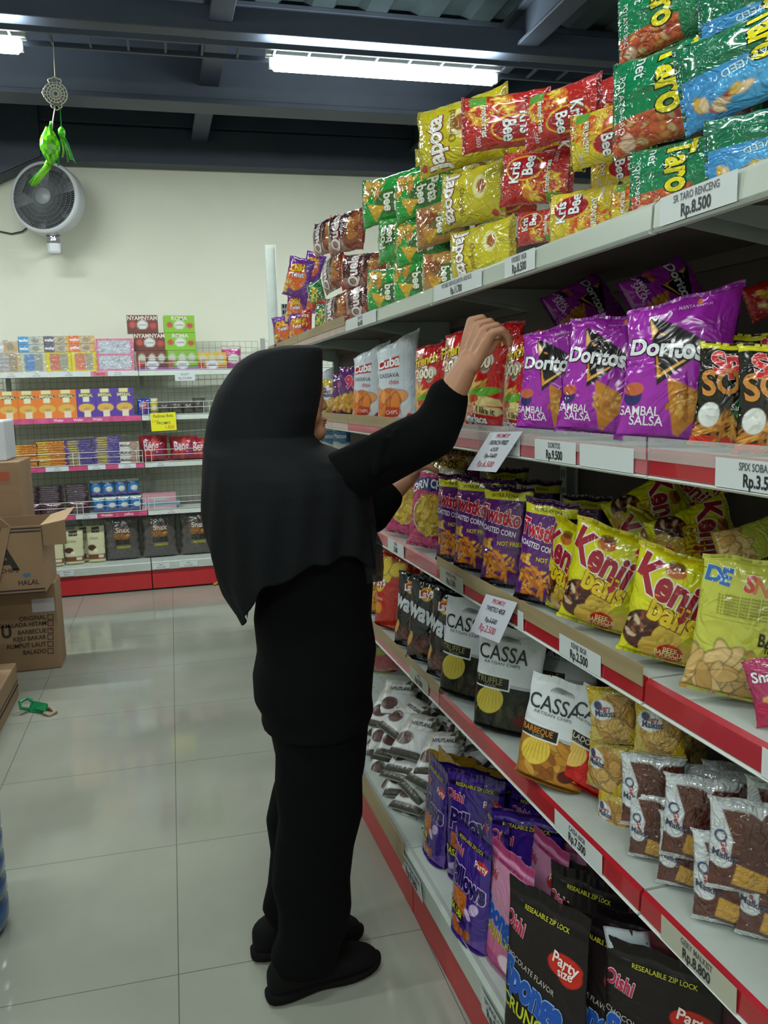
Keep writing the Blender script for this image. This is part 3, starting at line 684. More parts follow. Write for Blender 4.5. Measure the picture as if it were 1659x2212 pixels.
def paint_soba(c):
    c.rect(0, 0, 1, .1, '#d42a18'); c.bits(.5, .2, .5, .1, ['#c87f2a', '#e0a040', '#a8601c'], 60, .12, .12); c.rect(0, .93, 1, 1, '#d3cd2a')
    c.ell(.66, .36, .24, .2, '#17553a'); c.ell(.16, .3, .12, .14, '#dde0dc')
    c.text('Spix', .42, .82, .24, '#d02a2c', 12, .06, '#e8d8d8', .03); c.text('SOBA', .48, .62, .28, '#d08a3e', 6, .04, '#2a140a', .03, .9)
    c.text('Rasa', .62, .45, .07, '#dfe4d0'); c.text('Sambal Balado', .64, .38, .07, '#dfe4d0', 0, .01, None, 0, .85); c.text('chili sauce', .64, .31, .06, '#d8cf3a')
    c.text('EXTRA', .6, .965, .055, '#8a1a14', 0, .02)
def paint_ff(c):
    c.rect(0, 0, .28, 1, '#d9c7b0', .45); c.rect(0, .955, 1, 1, '#b01a1e'); c.bits(.25, .38, .24, .12, ['#e8c46a', '#d9a84a'], 24, .12, .2)
    c.poly([(.15, .33), (.85, .28), (.9, .22), (.4, .2)], '#e2cf8a'); c.ell(.5, .34, .36, .07, '#62a832', 8); c.ell(.3, .27, .12, .06, '#b5482c')
    c.bits(.4, .62, .22, .09, ['#c9b6a4', '#8a7a66', '#e0d8cc'], 14, .08, .8)
    c.text('French F', .45, .8, .2, '#e5c22a', 8, .05, '#2c1a10', .05, .8); c.text('2000', .36, .62, .18, '#f1e8cc', 0, .05, '#6a3018', .03)
    c.poly([(.3, .2), (.85, .2), (.9, .16), (.8, .12), (.3, .125)], '#dccf9a'); c.text('I like it', .57, .16, .1, '#4c2a1a', -3, .02); c.text('gadaos', .36, .07, .12, '#e9eef4', 0, .05, '#2a2a2a', .02); c.text('snack', .36, .03, .07, '#e9eef4')
def paint_cuba(c):
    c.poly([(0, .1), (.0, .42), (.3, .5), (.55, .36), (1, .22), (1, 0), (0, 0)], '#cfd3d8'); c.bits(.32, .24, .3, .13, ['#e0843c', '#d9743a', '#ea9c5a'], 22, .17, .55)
    c.poly([(.2, .04), (.55, .06), (.6, .17), (.25, .18)], '#c4432a'); c.text('CHIPS', .4, .11, .08, '#f0dcd0', 0, .02); c.poly([(.6, 0), (1, 0), (1, .05), (.8, .1)], '#c22b2a')
    c.ell(.35, .72, .28, .09, '#b3202a'); c.rect(.08, .68, .63, .78, '#b3202a'); c.rect(.08, .65, .63, .675, '#c22b2a')
    c.text('Cuba', .35, .725, .2, '#eef0f2', 0, .05); c.text('CASSAVA', .36, .56, .09, '#2e3140'); c.text('chips', .5, .48, .09, '#c46a7a', 0, .02)
    for k in range(6): c.rect(.1+k*.16, .3, .104+k*.16, .98, '#8e97a2', .5)
    for k in range(7): c.rect(0, .4+k*.09, 1, .4025+k*.09, '#8e97a2', .5)
def paint_corn(c):
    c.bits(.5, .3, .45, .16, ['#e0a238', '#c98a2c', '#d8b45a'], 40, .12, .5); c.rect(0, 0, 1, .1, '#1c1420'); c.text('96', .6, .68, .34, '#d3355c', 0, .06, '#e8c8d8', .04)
def paint_pink(c):
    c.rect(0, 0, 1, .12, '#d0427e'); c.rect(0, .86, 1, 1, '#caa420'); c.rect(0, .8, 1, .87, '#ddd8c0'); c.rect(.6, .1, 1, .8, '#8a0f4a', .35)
    c.ell(.5, .36, .4, .36, '#e6c9c0'); c.ell(.5, .36, .375, .335, '#8c6a1c'); c.bits(.5, .36, .25, .2, ['#d8b02c', '#e2c040', '#b8902c'], 50, .13, .5)
    c.ell(.45, .68, .42, .12, '#28307c'); c.text('ORN CHIPS', .45, .69, .15, '#dfe2e8', 0, .05, '#1c2466', .03, .8, .9); c.text('HAPPY TOS', .5, .91, .13, '#40341a', 0, .03, None, 0, .8)
def paint_twist(c):
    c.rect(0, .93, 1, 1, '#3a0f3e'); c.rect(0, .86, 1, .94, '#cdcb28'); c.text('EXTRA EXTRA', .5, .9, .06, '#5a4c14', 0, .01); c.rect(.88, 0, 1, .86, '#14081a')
    c.wave(.06, .03, 6, 0, '#120a10', False); c.bits(.42, .22, .36, .13, ['#d8862a', '#e29a34', '#b8641c', '#e8a848'], 44, .1, .28); c.bits(.2, .42, .14, .05, ['#e0b45a', '#c98a34'], 8, .07)
    c.ell(.68, .44, .16, .07, '#7a4a6c', 0, .5); c.text('NOT FRIED', .68, .44, .075, '#d9ce2c', 0, .02)
    c.text('Twistko', .44, .7, .27, '#b81a2e', -8, .05, '#e8dce4', .045, .88); c.text('ROASTED CORN', .4, .56, .095, '#dcd6e4', -8, .04, None, 0, .85)
def paint_kenji(c):
    c.rect(0, .94, 1, 1, '#c5b80c'); c.ell(.93, .85, .14, .09, '#b8221c'); c.rect(.84, .79, .88, .92, '#c9d0d0', .8)
    c.ell(.2, .26, .22, .22, '#4a1f14'); c.bits(.17, .3, .16, .12, ['#6e3220', '#3a1810', '#8a4a34', '#c9b090'], 40, .05, .4); c.ell(.5, .24, .17, .15, '#c9a83a'); c.ell(.36, .12, .15, .13, '#c4a040'); c.ell(.75, .1, .16, .14, '#cdae44')
    c.bits(.52, .2, .1, .07, ['#d6b850', '#c4a23a'], 8, .05); c.ell(.56, .1, .15, .11, '#b32318')
    c.text('BEEF', .56, .135, .055, '#ecd890', 0, .02); c.text('BARBECUE', .56, .1, .055, '#ecd890', 0, .02, None, 0, .9); c.text('FLAVOR', .56, .065, .04, '#ecd890')
    c.ell(.45, .84, .12, .07, '#b3202a', 0, .8); c.ell(.45, .89, .1, .05, '#5a2a18', 0, .8)
    c.text('Kenji', .42, .68, .34, '#9c1a30', -16, .05, '#e6e2dc', .05, .9); c.text('balls', .52, .44, .26, '#d6b81c', -12, .05, '#7a3a12', .035, .9)
def paint_baked(c):
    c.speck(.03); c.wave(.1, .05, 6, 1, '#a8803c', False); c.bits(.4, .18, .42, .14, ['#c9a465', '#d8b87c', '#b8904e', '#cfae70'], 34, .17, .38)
    c.rect(.05, .555, .6, .559, '#8f8a18')
    for k in range(7): c.text('is a delicious snack made from rice', .45, .73-k*.022, .028, '#6c6a22')
    for i, (ch, col) in enumerate(zip('DE SNACK', ['#2c6ab0', '#2c6ab0', '#fff', '#c23a2a', '#c9762a', '#7a2c86', '#b8243c', '#2c4a9a'])):
        if ch != ' ': c.text(ch, .1+i*.115, .86-i*.012, .15, col, -8, .06, '#e2e2d2', .03)
    c.text('BAKED', .8, .46, .12, '#2c2c18', 0, .04); c.text('not fried', .84, .41, .1, '#2c2c18', 0, .02); c.text('HALAL', .76, .17, .06, '#5a4a1c')
def paint_pinkbit(c):
    c.bits(.6, .4, .3, .3, ['#e8c090', '#d9a060', '#efe0c8'], 10, .2, .6); c.wave(.3, .1, 8, 0, '#b3184c', False); c.text('Snack', .4, .75, .2, '#e9e4ee', 0, .04, '#6a1440', .04)
def paint_wavy_or(c):
    c.bits(.45, .28, .35, .18, ['#e0902c', '#b8541c', '#eba848'], 20, .16, .5); c.text('wavy', .45, .62, .34, '#f0e4dc', 0, .05)
def paint_lays(c):
    c.ell(.2, .6, .2, .2, '#e6c022'); c.ell(.2, .6, .19, .12, '#c42a1c'); c.text('Lays', .22, .61, .2, '#f0eef0', 10, .04); c.bits(.55, .8, .2, .1, ['#e2c23a', '#cfae2c'], 5, .16, .7)
    c.ell(.2, .27, .14, .12, '#e0941c'); c.text('Classic', .24, .4, .08, '#efd8d0')
def paint_wavy_bk(c):
    for k in range(26): c.wave(.42+k*.022, .006, 24, k, '#0c0f12', True); c.wave(.431+k*.022, .006, 24, k, '#191d22', True)
    c.ell(.45, .83, .15, .13, '#d9a21c'); c.ell(.45, .83, .15, .07, '#b02a24'); c.text('Lays', .45, .83, .14, '#eeeef0', 10, .04)
    c.ell(.4, .22, .34, .17, '#4a2420', 20); c.bits(.4, .22, .28, .12, ['#5c3028', '#3c1c18', '#6e4038'], 20, .1, .4); c.ell(.12, .27, .06, .16, '#c99a4e', -20); c.rect(.3, .03, .45, .1, '#7a8488', .5)
    c.text('wavy', .45, .6, .34, '#c9d0d8', -12, .055)
def paint_cassa(lo, tagc, word, wcol, chips, xtra):
    def f(c):
        c.rect(0, 0, 1, .44, lo); c.bits(.55, .22, .45, .2, xtra, 26, .12, .4)
        c.rect(0, .435, 1, .441, '#23272b'); c.rect(0, .45, 1, .455, '#23272b'); c.rect(0, .463, 1, .467, '#23272b')
        c.ell(.27, .29, .22, .19, chips[0], 30)
        for k in range(7): c.ell(.12+k*.05, .28+.01*k, .008, .16, chips[1], -20+k*5)
        c.rect(-.1, .4, .56, .53, '#dfe2e2'); c.rect(-.1, .412, .54, .518, '#1d211f')
        for k in range(5): c.ell(.47, .865, .17-.035*k, .075-.014*k, '#6a7076'); c.ell(.47, .86, .157-.035*k, .066-.014*k, '#d3d9dd')
        c.rect(.2, .8, .8, .858, '#d3d9dd')
        c.text('CASSA', .4, .74, .215, '#2e343a', 0, .01, None, 0, .86); c.text('ARTISAN CHIPS', .4, .65, .045, '#5a6068', 0, 0, None, 0, 1.3)
        c.text(word, .24, .475, .085, wcol, 0, .02, None, 0, .9); c.text('FLAVOR', .26, .43, .035, '#9a9a8a')
        c.ell(.78, .14, .13, .09, '#4a1e1a', 20); c.ell(.78, .15, .1, .06, '#5c1612', 20)
    return f
def paint_malk_y(c):
    c.ell(.6, .45, .5, .5, '#b8893c'); c.bits(.6, .45, .3, .3, ['#c9984a', '#b07c34', '#d8ae60'], 14, .2, .7); c.poly([(.0, .6), (.4, 1), (0, 1)], '#cfb01c'); c.poly([(.7, 0), (1, 0), (1, .4)], '#cfb01c')
    c.ell(.3, .62, .26, .2, '#dde2e6'); c.ell(.22, .7, .09, .09, '#27406e'); c.text('Gery', .36, .66, .09, '#b02c38', 0, .03); c.text('Malkist', .36, .56, .13, '#27305e', 0, .03, None, 0, .85)
def paint_malk_b(c):
    c.rect(0, .9, 1, 1, '#c9cfd4'); c.poly([(.0, .3), (.26, .42), (.28, .6), (.12, .95), (0, 1)], '#cfd5da'); c.ell(.14, .37, .14, .1, '#cfd5da'); c.poly([(.3, 1), (.75, 1), (.62, .84), (.5, .9)], '#cfd5da')
    c.ell(.65, .5, .3, .35, '#4a221b', 0, .6); c.wave(.05, .02, 8, 0, '#c9cfd4', False)
    c.poly([(.28, .12), (.7, .06), (.74, .26), (.34, .36)], '#c9983a'); c.poly([(.78, .3), (1, .26), (1, .5), (.84, .56)], '#b88630'); c.bits(.5, .2, .14, .08, ['#d8aa4e', '#b98a30'], 10, .03)
    c.ell(.13, .62, .08, .08, '#27406e'); c.ell(.13, .62, .05, .05, '#cfd5da'); c.text('Gery', .18, .5, .07, '#b02c38', -75, .03); c.text('Malkist', .2, .42, .1, '#3a4060', -8, .02, None, 0, .85)
def paint_pillow(c):
    c.rect(0, .97, 1, 1, '#1d1048'); c.rect(0, .86, 1, .9, '#170c38')
    for k in range(6):
        for j in range(2): c.rect(k/6+(j*.08), .66+j*.08, k/6+.08+j*.08, .74+j*.08, '#2c1a86', .8)
    c.wave(.12, .04, 7, 0, '#5a3a92', False); c.ell(.3, .16, .28, .05, '#b79ad0', 20); c.bits(.45, .1, .3, .05, ['#9a5024', '#b8642c'], 6, .08, .9)
    c.rect(.12, .24, .56, .44, '#b8642a'); c.bits(.34, .34, .18, .08, ['#c8763a', '#a4561f'], 14, .04); c.ell(.75, .36, .12, .08, '#c9b0dc', 30); c.ell(.62, .28, .1, .05, '#c9b0dc', -30); c.ell(.86, .5, .03, .12, '#c9b0dc', -20)
    c.poly([(-.1, .26), (.5, .16), (.62, .18), (.5, .26), (-.1, .34)], '#241a3a')
    c.text('RESEALABLE ZIP LOCK', .5, .88, .05, '#d0c82a', 0, .01, None, 0, .95); c.text('Oishi', .17, .77, .13, '#b02c4a', -8, .05, '#e4dcea', .04)
    c.text('Pillows', .52, .54, .28, '#231058', -3, .07, '#cbb8e6', .05, .8); c.ell(.83, .76, .14, .08, '#c02a22'); c.text('Party', .82, .76, .1, '#e9dcdc', 0, .02); c.text('RASA UBI', .25, .25, .1, '#d6d622', -8, .03)
def paint_sponge(bk, dk):
    def f(c):
        c.rect(0, .93, 1, 1, bk); c.rect(0, .86, 1, .9, dk); c.wave(.1, .03, 6, 0, dk, False); c.ell(.4, .18, .4, .16, dk, 0, .5)
        if bk != '#130d0f': c.ell(.3, .2, .2, .12, '#c46a90'); c.ell(.7, .12, .22, .1, '#e4c8d4'); c.ell(.8, .28, .05, .05, '#4a9a4a')
        else: c.ell(.62, .17, .2, .09, '#3a2018'); c.ell(.35, .12, .16, .07, '#2c1712')
        c.text('RESEALABLE ZIP LOCK', .52, .88, .042, '#c9c63a' if bk == '#130d0f' else '#8a1a44', 0, .01, None, 0, .95); c.text('Oishi', .14, .76, .13, '#a8284a', -12, .05, '#dcd6dc', .04)
        c.ell(.78, .68, .19, .1, '#b8281c'); c.ell(.84, .64, .13, .09, '#b8281c'); c.text('Party', .79, .7, .1, '#ead8d4', -10, .03); c.text('size', .8, .645, .08, '#ead8d4', 0, .03)
        c.text('CHOCOLATE FLAVOR', .36, .55, .05, '#b9b0a8', -10); c.text('Sponge', .42, .43, .26, '#1f4ea8', -10, .07, '#8ab0e0', .035, .85); c.text('CRUNCH', .38, .29, .12, '#b3bd26', -6, .03)
    return f
def paint_gold(c):
    c.rect(0, 0, 1, .45, '#2c1a12'); c.ell(.6, .45, .3, .15, '#c9962a'); c.text('Pillows', .5, .6, .22, '#2a1408', 0, .05, '#d8b85a', .04, .8); c.ell(.8, .75, .12, .08, '#b8281c')
def paint_cookie(c):
    c.rect(0, .6, 1, 1, '#8b8468', .5); c.rect(0, 0, 1, .14, '#3b3a30'); c.bits(.8, .8, .2, .15, ['#4c4a3a', '#6b6650'], 8, .1); c.ell(.3, .38, .25, .2, '#4a2a22'); c.bits(.3, .38, .17, .13, ['#5c342a', '#3a1e18'], 14, .05)
    c.poly([(.3, .6), (.85, .62), (.8, .85), (.25, .83)], '#c3c6c6'); c.text('NYUTLANU', .55, .73, .11, '#33302c', 0, .03, None, 0, .75)
def paint_redchips(c):
    c.rect(0, 0, 1, .3, '#3c2218'); c.bits(.5, .3, .4, .16, ['#6a3c22', '#8a542e'], 18, .12); c.rect(0, .4, 1, .56, '#8c8f1f')
def paint_can(c):
    c.rect(0, .85, 1, 1, '#e3ead8'); c.wave(.35, .05, 7, 0, '#e2e8ea', False); c.text("Piattos", .5, .62, .22, '#eef2f8', 0, .05, '#16386e', .03, .85)

def mk():
    G = 46
    design('taro', .17, .24, .06, 'pillow', '#0e7d4e', paint_taro, 70, FILM, '#0b5a3a', 21, 1.4)
    design('taro_blue', .17, .24, .06, 'pillow', '#3b90cf', paint_taro_blue, 60, FILM, '#0b5a3a', 22, 1.4)
    design('krisbee_red', .15, .2, .055, 'pillow', '#b8231f', paint_kb('r', '#8c1218'), 60, FILM, '#9c1a1c', 23, 1.3)
    design('krisbee_yellow', .15, .2, .055, 'pillow', '#d3bb22', paint_kb('y', '#1a1712'), 60, FILM, '#b89c1c', 24, 1.3)
    design('japota', .15, .2, .06, 'pillow', '#cdbf1e', paint_japota, 60, FILM, '#b3a01c', 25, 1.3)
    design('japota_low', .15, .2, .06, 'pillow', '#cdbf1e', paint_japota_low, 60, FILM, '#b3a01c', 45, 1.3)
    design('potabee', .14, .2, .055, 'pillow', '#1da53c', paint_potabee, 50, FILM, '#138032', 26, 1.3)
    design('potabee_orange', .14, .2, .055, 'pillow', '#b9853a', paint_potabee_or, 40, FILM, '#96682c', 27, 1.3)
    design('quela', .14, .2, .06, 'pillow', '#46140f', paint_quela, 50, FILM, '#b3222a', 28, 1.3)
    design('chiki', .13, .16, .05, 'pillow', '#6a2f8c', paint_chiki, 40, FILM, '#55246e', 29, 1.2)
    design('sun', .11, .14, .05, 'pillow', '#1b7a3c', paint_sun, 36, FILM, '#12602c', 30, 1.2)
    design('redsmall', .11, .16, .05, 'pillow', '#b0201f', paint_redsmall, 30, FOIL, '#901a1a', 31)
    design('doritos', .175, .235, .06, 'pillow', '#a025aa', paint_dor, 110, FOIL, '#8a1f94', 7, .8, .12, .05)
    design('doritos_b', .175, .235, .065, 'pillow', '#a025aa', paint_dor, 90, FOIL, '#8a1f94', 12, 1.3, .04, .06)
    design('soba', .17, .2, .055, 'pillow', '#17130f', paint_soba, 90, FOIL, '#2a1c10', 8, 1)
    design('fries', .15, .24, .07, 'pillow', '#c4181c', paint_ff, 70, FOIL, '#a81418', 9, 1.1, .05)
    design('cuba', .15, .25, .06, 'pillow', '#ccd3dc', paint_cuba, 60, MATTE, '#b8c0c8', 10, 1.2, .14)
    design('corn', .15, .22, .06, 'pillow', '#5b2468', paint_corn, 40, FOIL, '#4a1d55', 11)
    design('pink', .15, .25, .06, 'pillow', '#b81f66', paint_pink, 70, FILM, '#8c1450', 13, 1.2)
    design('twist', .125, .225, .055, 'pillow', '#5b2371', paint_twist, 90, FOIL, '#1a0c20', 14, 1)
    design('kenji', .165, .195, .06, 'pillow', '#d0cd12', paint_kenji, 100, FOIL, '#a8a212', 15, .9, -.06)
    design('baked', .2, .27, .06, 'pillow', '#bcbf4a', paint_baked, 110, FOIL, '#a3a33a', 16, .7, .02)
    design('pinkbit', .15, .2, .05, 'pillow', '#a83260', paint_pinkbit, 40, FOIL, '#8c2450', 17)
    design('wavy_orange', .15, .22, .06, 'pillow', '#b8621e', paint_wavy_or, 40, FOIL, '#98501a', 18)
    design('lays_red', .15, .24, .06, 'pillow', '#bb2414', paint_lays, 60, FOIL, '#981c10', 19, .7)
    design('wavy_black', .145, .23, .06, 'pillow', '#101317', paint_wavy_bk, 70, FOIL, '#0c0e12', 20, 1)
    design('truffle', .15, .225, .06, 'stand', '#cfd5da', paint_cassa('#24251f', '#1d211f', 'TRUFFLE', '#8a8452', ['#c2b048', '#a89838'], ['#2c2d25', '#1c1d18', '#3c3a2c']), 100, MATTE, '#2c2d28', 32, .7)
    design('barbeque', .15, .225, .06, 'stand', '#cfd5da', paint_cassa('#a8702a', '#1d211f', 'BARBEQUE', '#c9822a', ['#d8bb4a', '#b8982c'], ['#b8802e', '#8a521e', '#c0903a']), 100, MATTE, '#8a6028', 33, .7)
    design('redcassa', .15, .225, .05, 'stand', '#cfd5da', paint_cassa('#bb1f1e', '#1d211f', 'BALADO', '#c9c2b0', ['#dcb860', '#c09a48'], ['#bb1f1e', '#a81a1a', '#c42a22']), 80, MATTE, '#9c1a1a', 34, .6)
    design('malk_yellow', .15, .17, .05, 'pillow', '#c9b45a', paint_malk_y, 60, FILM, '#b89a3a', 35, 1.4)
    design('malk_brown', .17, .2, .055, 'pillow', '#5a2b20', paint_malk_b, 70, FILM, '#b9bfc4', 36, 1.5)
    design('pillows', .15, .25, .06, 'stand', '#3a1f7c', paint_pillow, 80, FOIL, '#4a2c8c', 37, .7)
    design('sponge_black', .17, .26, .06, 'stand', '#1c1516', paint_sponge('#130d0f', '#0f0a0b'), 90, MATTE, '#2b2224', 38, .8)
    design('sponge_pink', .17, .26, .06, 'stand', '#c084a4', paint_sponge('#a83a6c', '#a8487a'), 60, MATTE, '#b0749a', 39, .8)
    design('gold', .15, .22, .06, 'stand', '#a07a1c', paint_gold, 40, FOIL, '#8a6a1c', 40, 1.2)
    design('cookie', .1, .13, .022, 'sachet', '#c4c8c8', paint_cookie, 44, MATTE, '#b8bcbc', 41, 1.2)
    design('redchips', .17, .22, .06, 'pillow', '#a01c1a', paint_redchips, 36, FILM, '#b3201c', 42, 1.3)
    design('blueb', .1, .13, .05, 'sachet', '#2c7cb8', paint_can, 36, FOIL, '#2468a0', 43)
mk()

# ------------------------------------------------------------------ the packs on the near run
def row(des, name, lab, grp, cat, items, d=.06, face=45, lean=4, rest=None):
    for i, it in enumerate(items):
        u, v, hp = it[:3]; k = it[3] if len(it) > 3 else {}
        kw = dict(d=d, face=face+RNG.uniform(-4, 4), lean=lean, rest=rest, roll=RNG.uniform(-2, 2)); kw.update({a: b for a, b in k.items() if a not in ('lab', 'des')})
        put(k.get('des', des), name, u, v, hp, label=k.get('lab') or lab[i] if isinstance(lab, list) else k.get('lab') or lab.format(o=ORD[i]), cat=cat, group=grp, **kw)
BAG = 'snack bag'
# ---- top shelf: strips of small packs piled up; long side level, print turned on its side
def pile(des, name, cols, d, roll, face, grp, lab):
    """cols = list of (u, v, vertical size)"""
    for i, (u, v, hp, *o) in enumerate(cols):
        k = o[0] if o else {}; me, w, h, t = DES[k.get('des', des)]
        r = k.get('roll', roll)+RNG.uniform(-4, 4)
        put(k.get('des', des), name, u, v, hp*h/w, d=k.get('d', d), face=k.get('face', face-(18 if abs(r) > 60 else 0)+RNG.uniform(-5, 5)), ls=1.2 if abs(r) > 60 else 1, roll=r, lean=k.get('lean', RNG.uniform(-3, 5)), rest=k.get('rest'), label=k.get('lab') or lab[i], cat='snack pack', group=grp)
GT = 'green net snack packs on the top shelf'
pile('taro', 'snack_pack', [(1480, 352, 160, dict(rest=ZA)), (1475, 195, 215), (1450, 20, 160), (1530, 335, 150, dict(d=.22, rest=ZA)), (1560, 60, 170, dict(d=.2))], .09, 90, 40, GT,
     ['lowest green net snack pack resting on the top shelf rail', 'large green net snack pack in the middle of the green pile', 'green net snack pack at the upper edge of the photo', 'green net snack pack behind the lowest one of the green pile', 'green net snack pack behind the pile near the top edge'])
pile('taro_blue', 'snack_pack', [(1668, 300, 165, dict(rest=ZA, face=38)), (1632, 130, 200, dict(roll=78, face=38)), (1655, 20, 170, dict(face=40, d=.14)), (1545, 20, 150, dict(d=.3))], .1, 90, 50, 'blue net snack packs on the top shelf',
     ['blue and green net snack pack at the right edge, low in the pile', 'tilted blue and green net snack pack in the upper right pile', 'blue net snack pack in the top right corner of the photo', 'blue net snack pack deep behind the green pile at the top edge'])
YB = 'red and yellow snack packs on the top shelf'
pile('krisbee_yellow', 'snack_pack', [(1315, 290, 125), (1262, 440, 120, dict(roll=-88, rest=ZA)), (1385, 425, 100, dict(rest=ZA, roll=90)), (1190, 325, 110, dict(d=.2)), (1345, 345, 110, dict(d=.22))], .08, 90, 42, YB,
     ['yellow ring snack pack high on the pile beside the green packs', 'yellow ring snack pack standing upside down at the shelf edge', 'yellow ring snack pack squeezed against the green packs', 'yellow ring snack pack deep behind the top row', 'yellow ring snack pack behind the pile'])
pile('krisbee_red', 'snack_pack', [(1215, 245, 120, dict(lean=12)), (1092, 262, 120, dict(des='krisbee_red', face=60)), (1160, 385, 118, dict(roll=-86)), (1165, 490, 75, dict(roll=-86)), (1275, 235, 110, dict(d=.2)), (1090, 420, 110, dict(d=.2))], .08, 90, 42, YB,
     ['red and yellow fries pack on top of the pile, above the lamp line', 'red and yellow fries pack beside the top yellow potato pack', 'red fries pack upside down in the middle layer', 'red fries pack at the bottom, on the shelf rail', 'red fries pack behind the top layer', 'red fries pack behind the middle layer'])
pile('japota', 'snack_pack', [(998, 290, 150, dict(lean=8, roll=-88, face=42)), (1022, 425, 128, dict(des='japota_low')), (1042, 528, 118, dict(des='japota_low', rest=ZA)), (1062, 350, 110, dict(d=.2)), (955, 350, 100, dict(d=.2, roll=88))], .08, 90, 45, 'yellow potato snack packs on the top shelf',
     ['topmost yellow potato snack pack, left corner of the pile', 'middle yellow potato snack pack with turned lettering', 'lowest yellow potato snack pack on the shelf', 'yellow potato snack pack behind the top one', 'yellow potato snack pack sagging behind the top corner'])
pile('potabee', 'snack_pack', [(843, 430, 105, dict(lean=8)), (915, 415, 105), (865, 515, 100, dict(roll=-90)), (912, 520, 98), (845, 620, 95, dict(rest=ZA)), (905, 610, 98, dict(rest=ZA)), (880, 565, 90, dict(d=.2))], .07, 90, 42, 'green potato snack packs on the top shelf',
     ['green potato snack pack at the top left of the green stack', 'green potato snack pack at the top right of the green stack', 'green potato snack pack in the middle layer, left', 'green potato snack pack in the middle layer, right', 'lowest green potato snack pack, left', 'lowest green potato snack pack, right', 'green potato snack pack behind the green stack'])
pile('potabee_orange', 'snack_pack', [(955, 480, 95), (965, 580, 90, dict(rest=ZA)), (948, 430, 80, dict(d=.2))], .07, 90, 44, 'orange potato snack packs on the top shelf',
     ['orange brown potato snack pack between green and yellow packs, upper', 'orange brown potato snack pack resting on the shelf left of the yellow packs', 'orange brown potato snack pack hidden behind the upper one'])
pile('quela', 'snack_pack', [(748, 502, 88, dict(lean=8)), (785, 585, 78), (790, 668, 76, dict(rest=ZA)), (722, 590, 78, dict(face=10)), (705, 512, 76, dict(face=10)), (730, 665, 72, dict(rest=ZA, face=12))], .06, -90, 46, 'maroon snack packs on the top shelf',
     ['maroon snack pack with red end, topmost of its stack', 'maroon snack pack with red end in the middle layer', 'maroon snack pack with red end on the shelf', 'maroon snack pack turned edge on in the middle layer', 'maroon snack pack turned edge on at the top', 'maroon snack pack turned edge on at the bottom'])
pile('chiki', 'snack_pack', [(645, 600, 68, dict(face=48, roll=14)), (640, 668, 55, dict(roll=10)), (645, 722, 50, dict(rest=ZA, roll=0)), (676, 578, 50, dict(d=.16, roll=20)), (668, 650, 44, dict(d=.16, roll=5)), (612, 715, 50, dict(d=.03, roll=0, face=60))], .05, 0, 50, 'violet and orange twist packs',
     ['violet and orange twist pack on top at the far end of the shelf', 'violet and orange twist pack in the middle at the far end', 'lowest violet and orange twist pack near the hijab', 'violet and orange twist pack behind the top one', 'violet and orange twist pack behind the middle one', 'violet and orange twist pack beside the end upright'])
pile('sun', 'snack_pack', [(684, 637, 44, dict(roll=-12)), (698, 688, 46, dict(roll=8)), (712, 700, 40, dict(rest=ZA, roll=0)), (662, 690, 30, dict(des='redsmall', roll=4, lab='small red upright pack between violet and green packs'))], .05, 0, 45, 'small green and yellow packs',
     ['small green and yellow pack, upper one beside the twist packs', 'small green and yellow pack in the lower pair, left', 'small green and yellow pack resting on the shelf near the maroon packs', ''])

# ---- second shelf
G2 = 'purple tortilla chip bags'
row('doritos', 'snack_bag', None and '' or ['large purple tortilla chip bag, rightmost and nearest in the front row'], G2, BAG, [(1462, 790, 318, dict(face=52, lean=6, roll=4))], .055, rest=ZB)
row('doritos_b', 'snack_bag', ['purple tortilla chip bag in the middle of the front row, shiny and creased', 'purple tortilla chip bag at the left of the front row', 'purple bag lying high behind the front row, right', 'purple bag lying high behind the front row, left', 'purple bag deep on the shelf behind the nearest one'], G2, BAG,
    [(1308, 815, 262, dict(face=48, lean=8, roll=6)), (1205, 800, 235, dict(face=50, des='doritos', roll=4)), (1440, 640, 200, dict(rest=None, d=.2, roll=62, face=60, lean=35)), (1262, 665, 170, dict(rest=None, d=.22, roll=60, face=60, lean=35)), (1500, 760, 260, dict(d=.2, roll=-3))], .06, rest=ZB)
row('soba', 'snack_bag', ['black and red noodle snack bag left of the one cut by the edge', 'black and red noodle snack bag cut by the right edge of the photo', 'noodle snack bag with yellow top behind the front two'], 'noodle snack bags on the second shelf', BAG,
    [(1598, 865, 225, dict(face=58, roll=5)), (1695, 860, 240, dict(face=62)), (1650, 790, 230, dict(d=.2, roll=3))], .06, rest=ZB)
row('redsmall', 'snack_bag', ['red bag lying behind the noodle snacks at the right edge'], None, BAG, [(1672, 640, 120, dict(rest=None, roll=70, d=.25, lean=20))], .1, rest=ZB)
row('fries', 'snack_bag', ['red french fries bag held under her right hand', 'red french fries bag seen narrow, left of the purple chips', 'red french fries bag half hidden behind her sleeve', 'red french fries bag with the word turned, left of the sleeve', 'red french fries bag deep under the shelf by the purple chips'], 'red french fries bags', BAG,
    [(1065, 815, 222, dict(face=30, roll=6)), (1133, 812, 210, dict(face=15, roll=3)), (1010, 815, 210, dict(face=35)), (940, 812, 175, dict(face=40)), (1175, 780, 200, dict(d=.22, face=30))], .055, rest=ZB)
row('cuba', 'snack_bag', ['white cassava chip bag, right one of the pair left of the sleeve', 'white cassava chip bag, left one of the pair', 'white cassava chip bag standing behind the pair'], 'white cassava chip bags', BAG,
    [(860, 815, 175, dict(face=48)), (800, 822, 150, dict(face=45)), (905, 795, 130, dict(d=.2))], .055, rest=ZB)
row('corn', 'snack_bag', ['violet corn snack bag left of the white cassava bags', 'narrow violet corn snack bag beside it, nearer the face'], 'violet corn snack bags', BAG, [(762, 848, 110, {}), (744, 860, 95, dict(d=.05))], .055, rest=ZB)
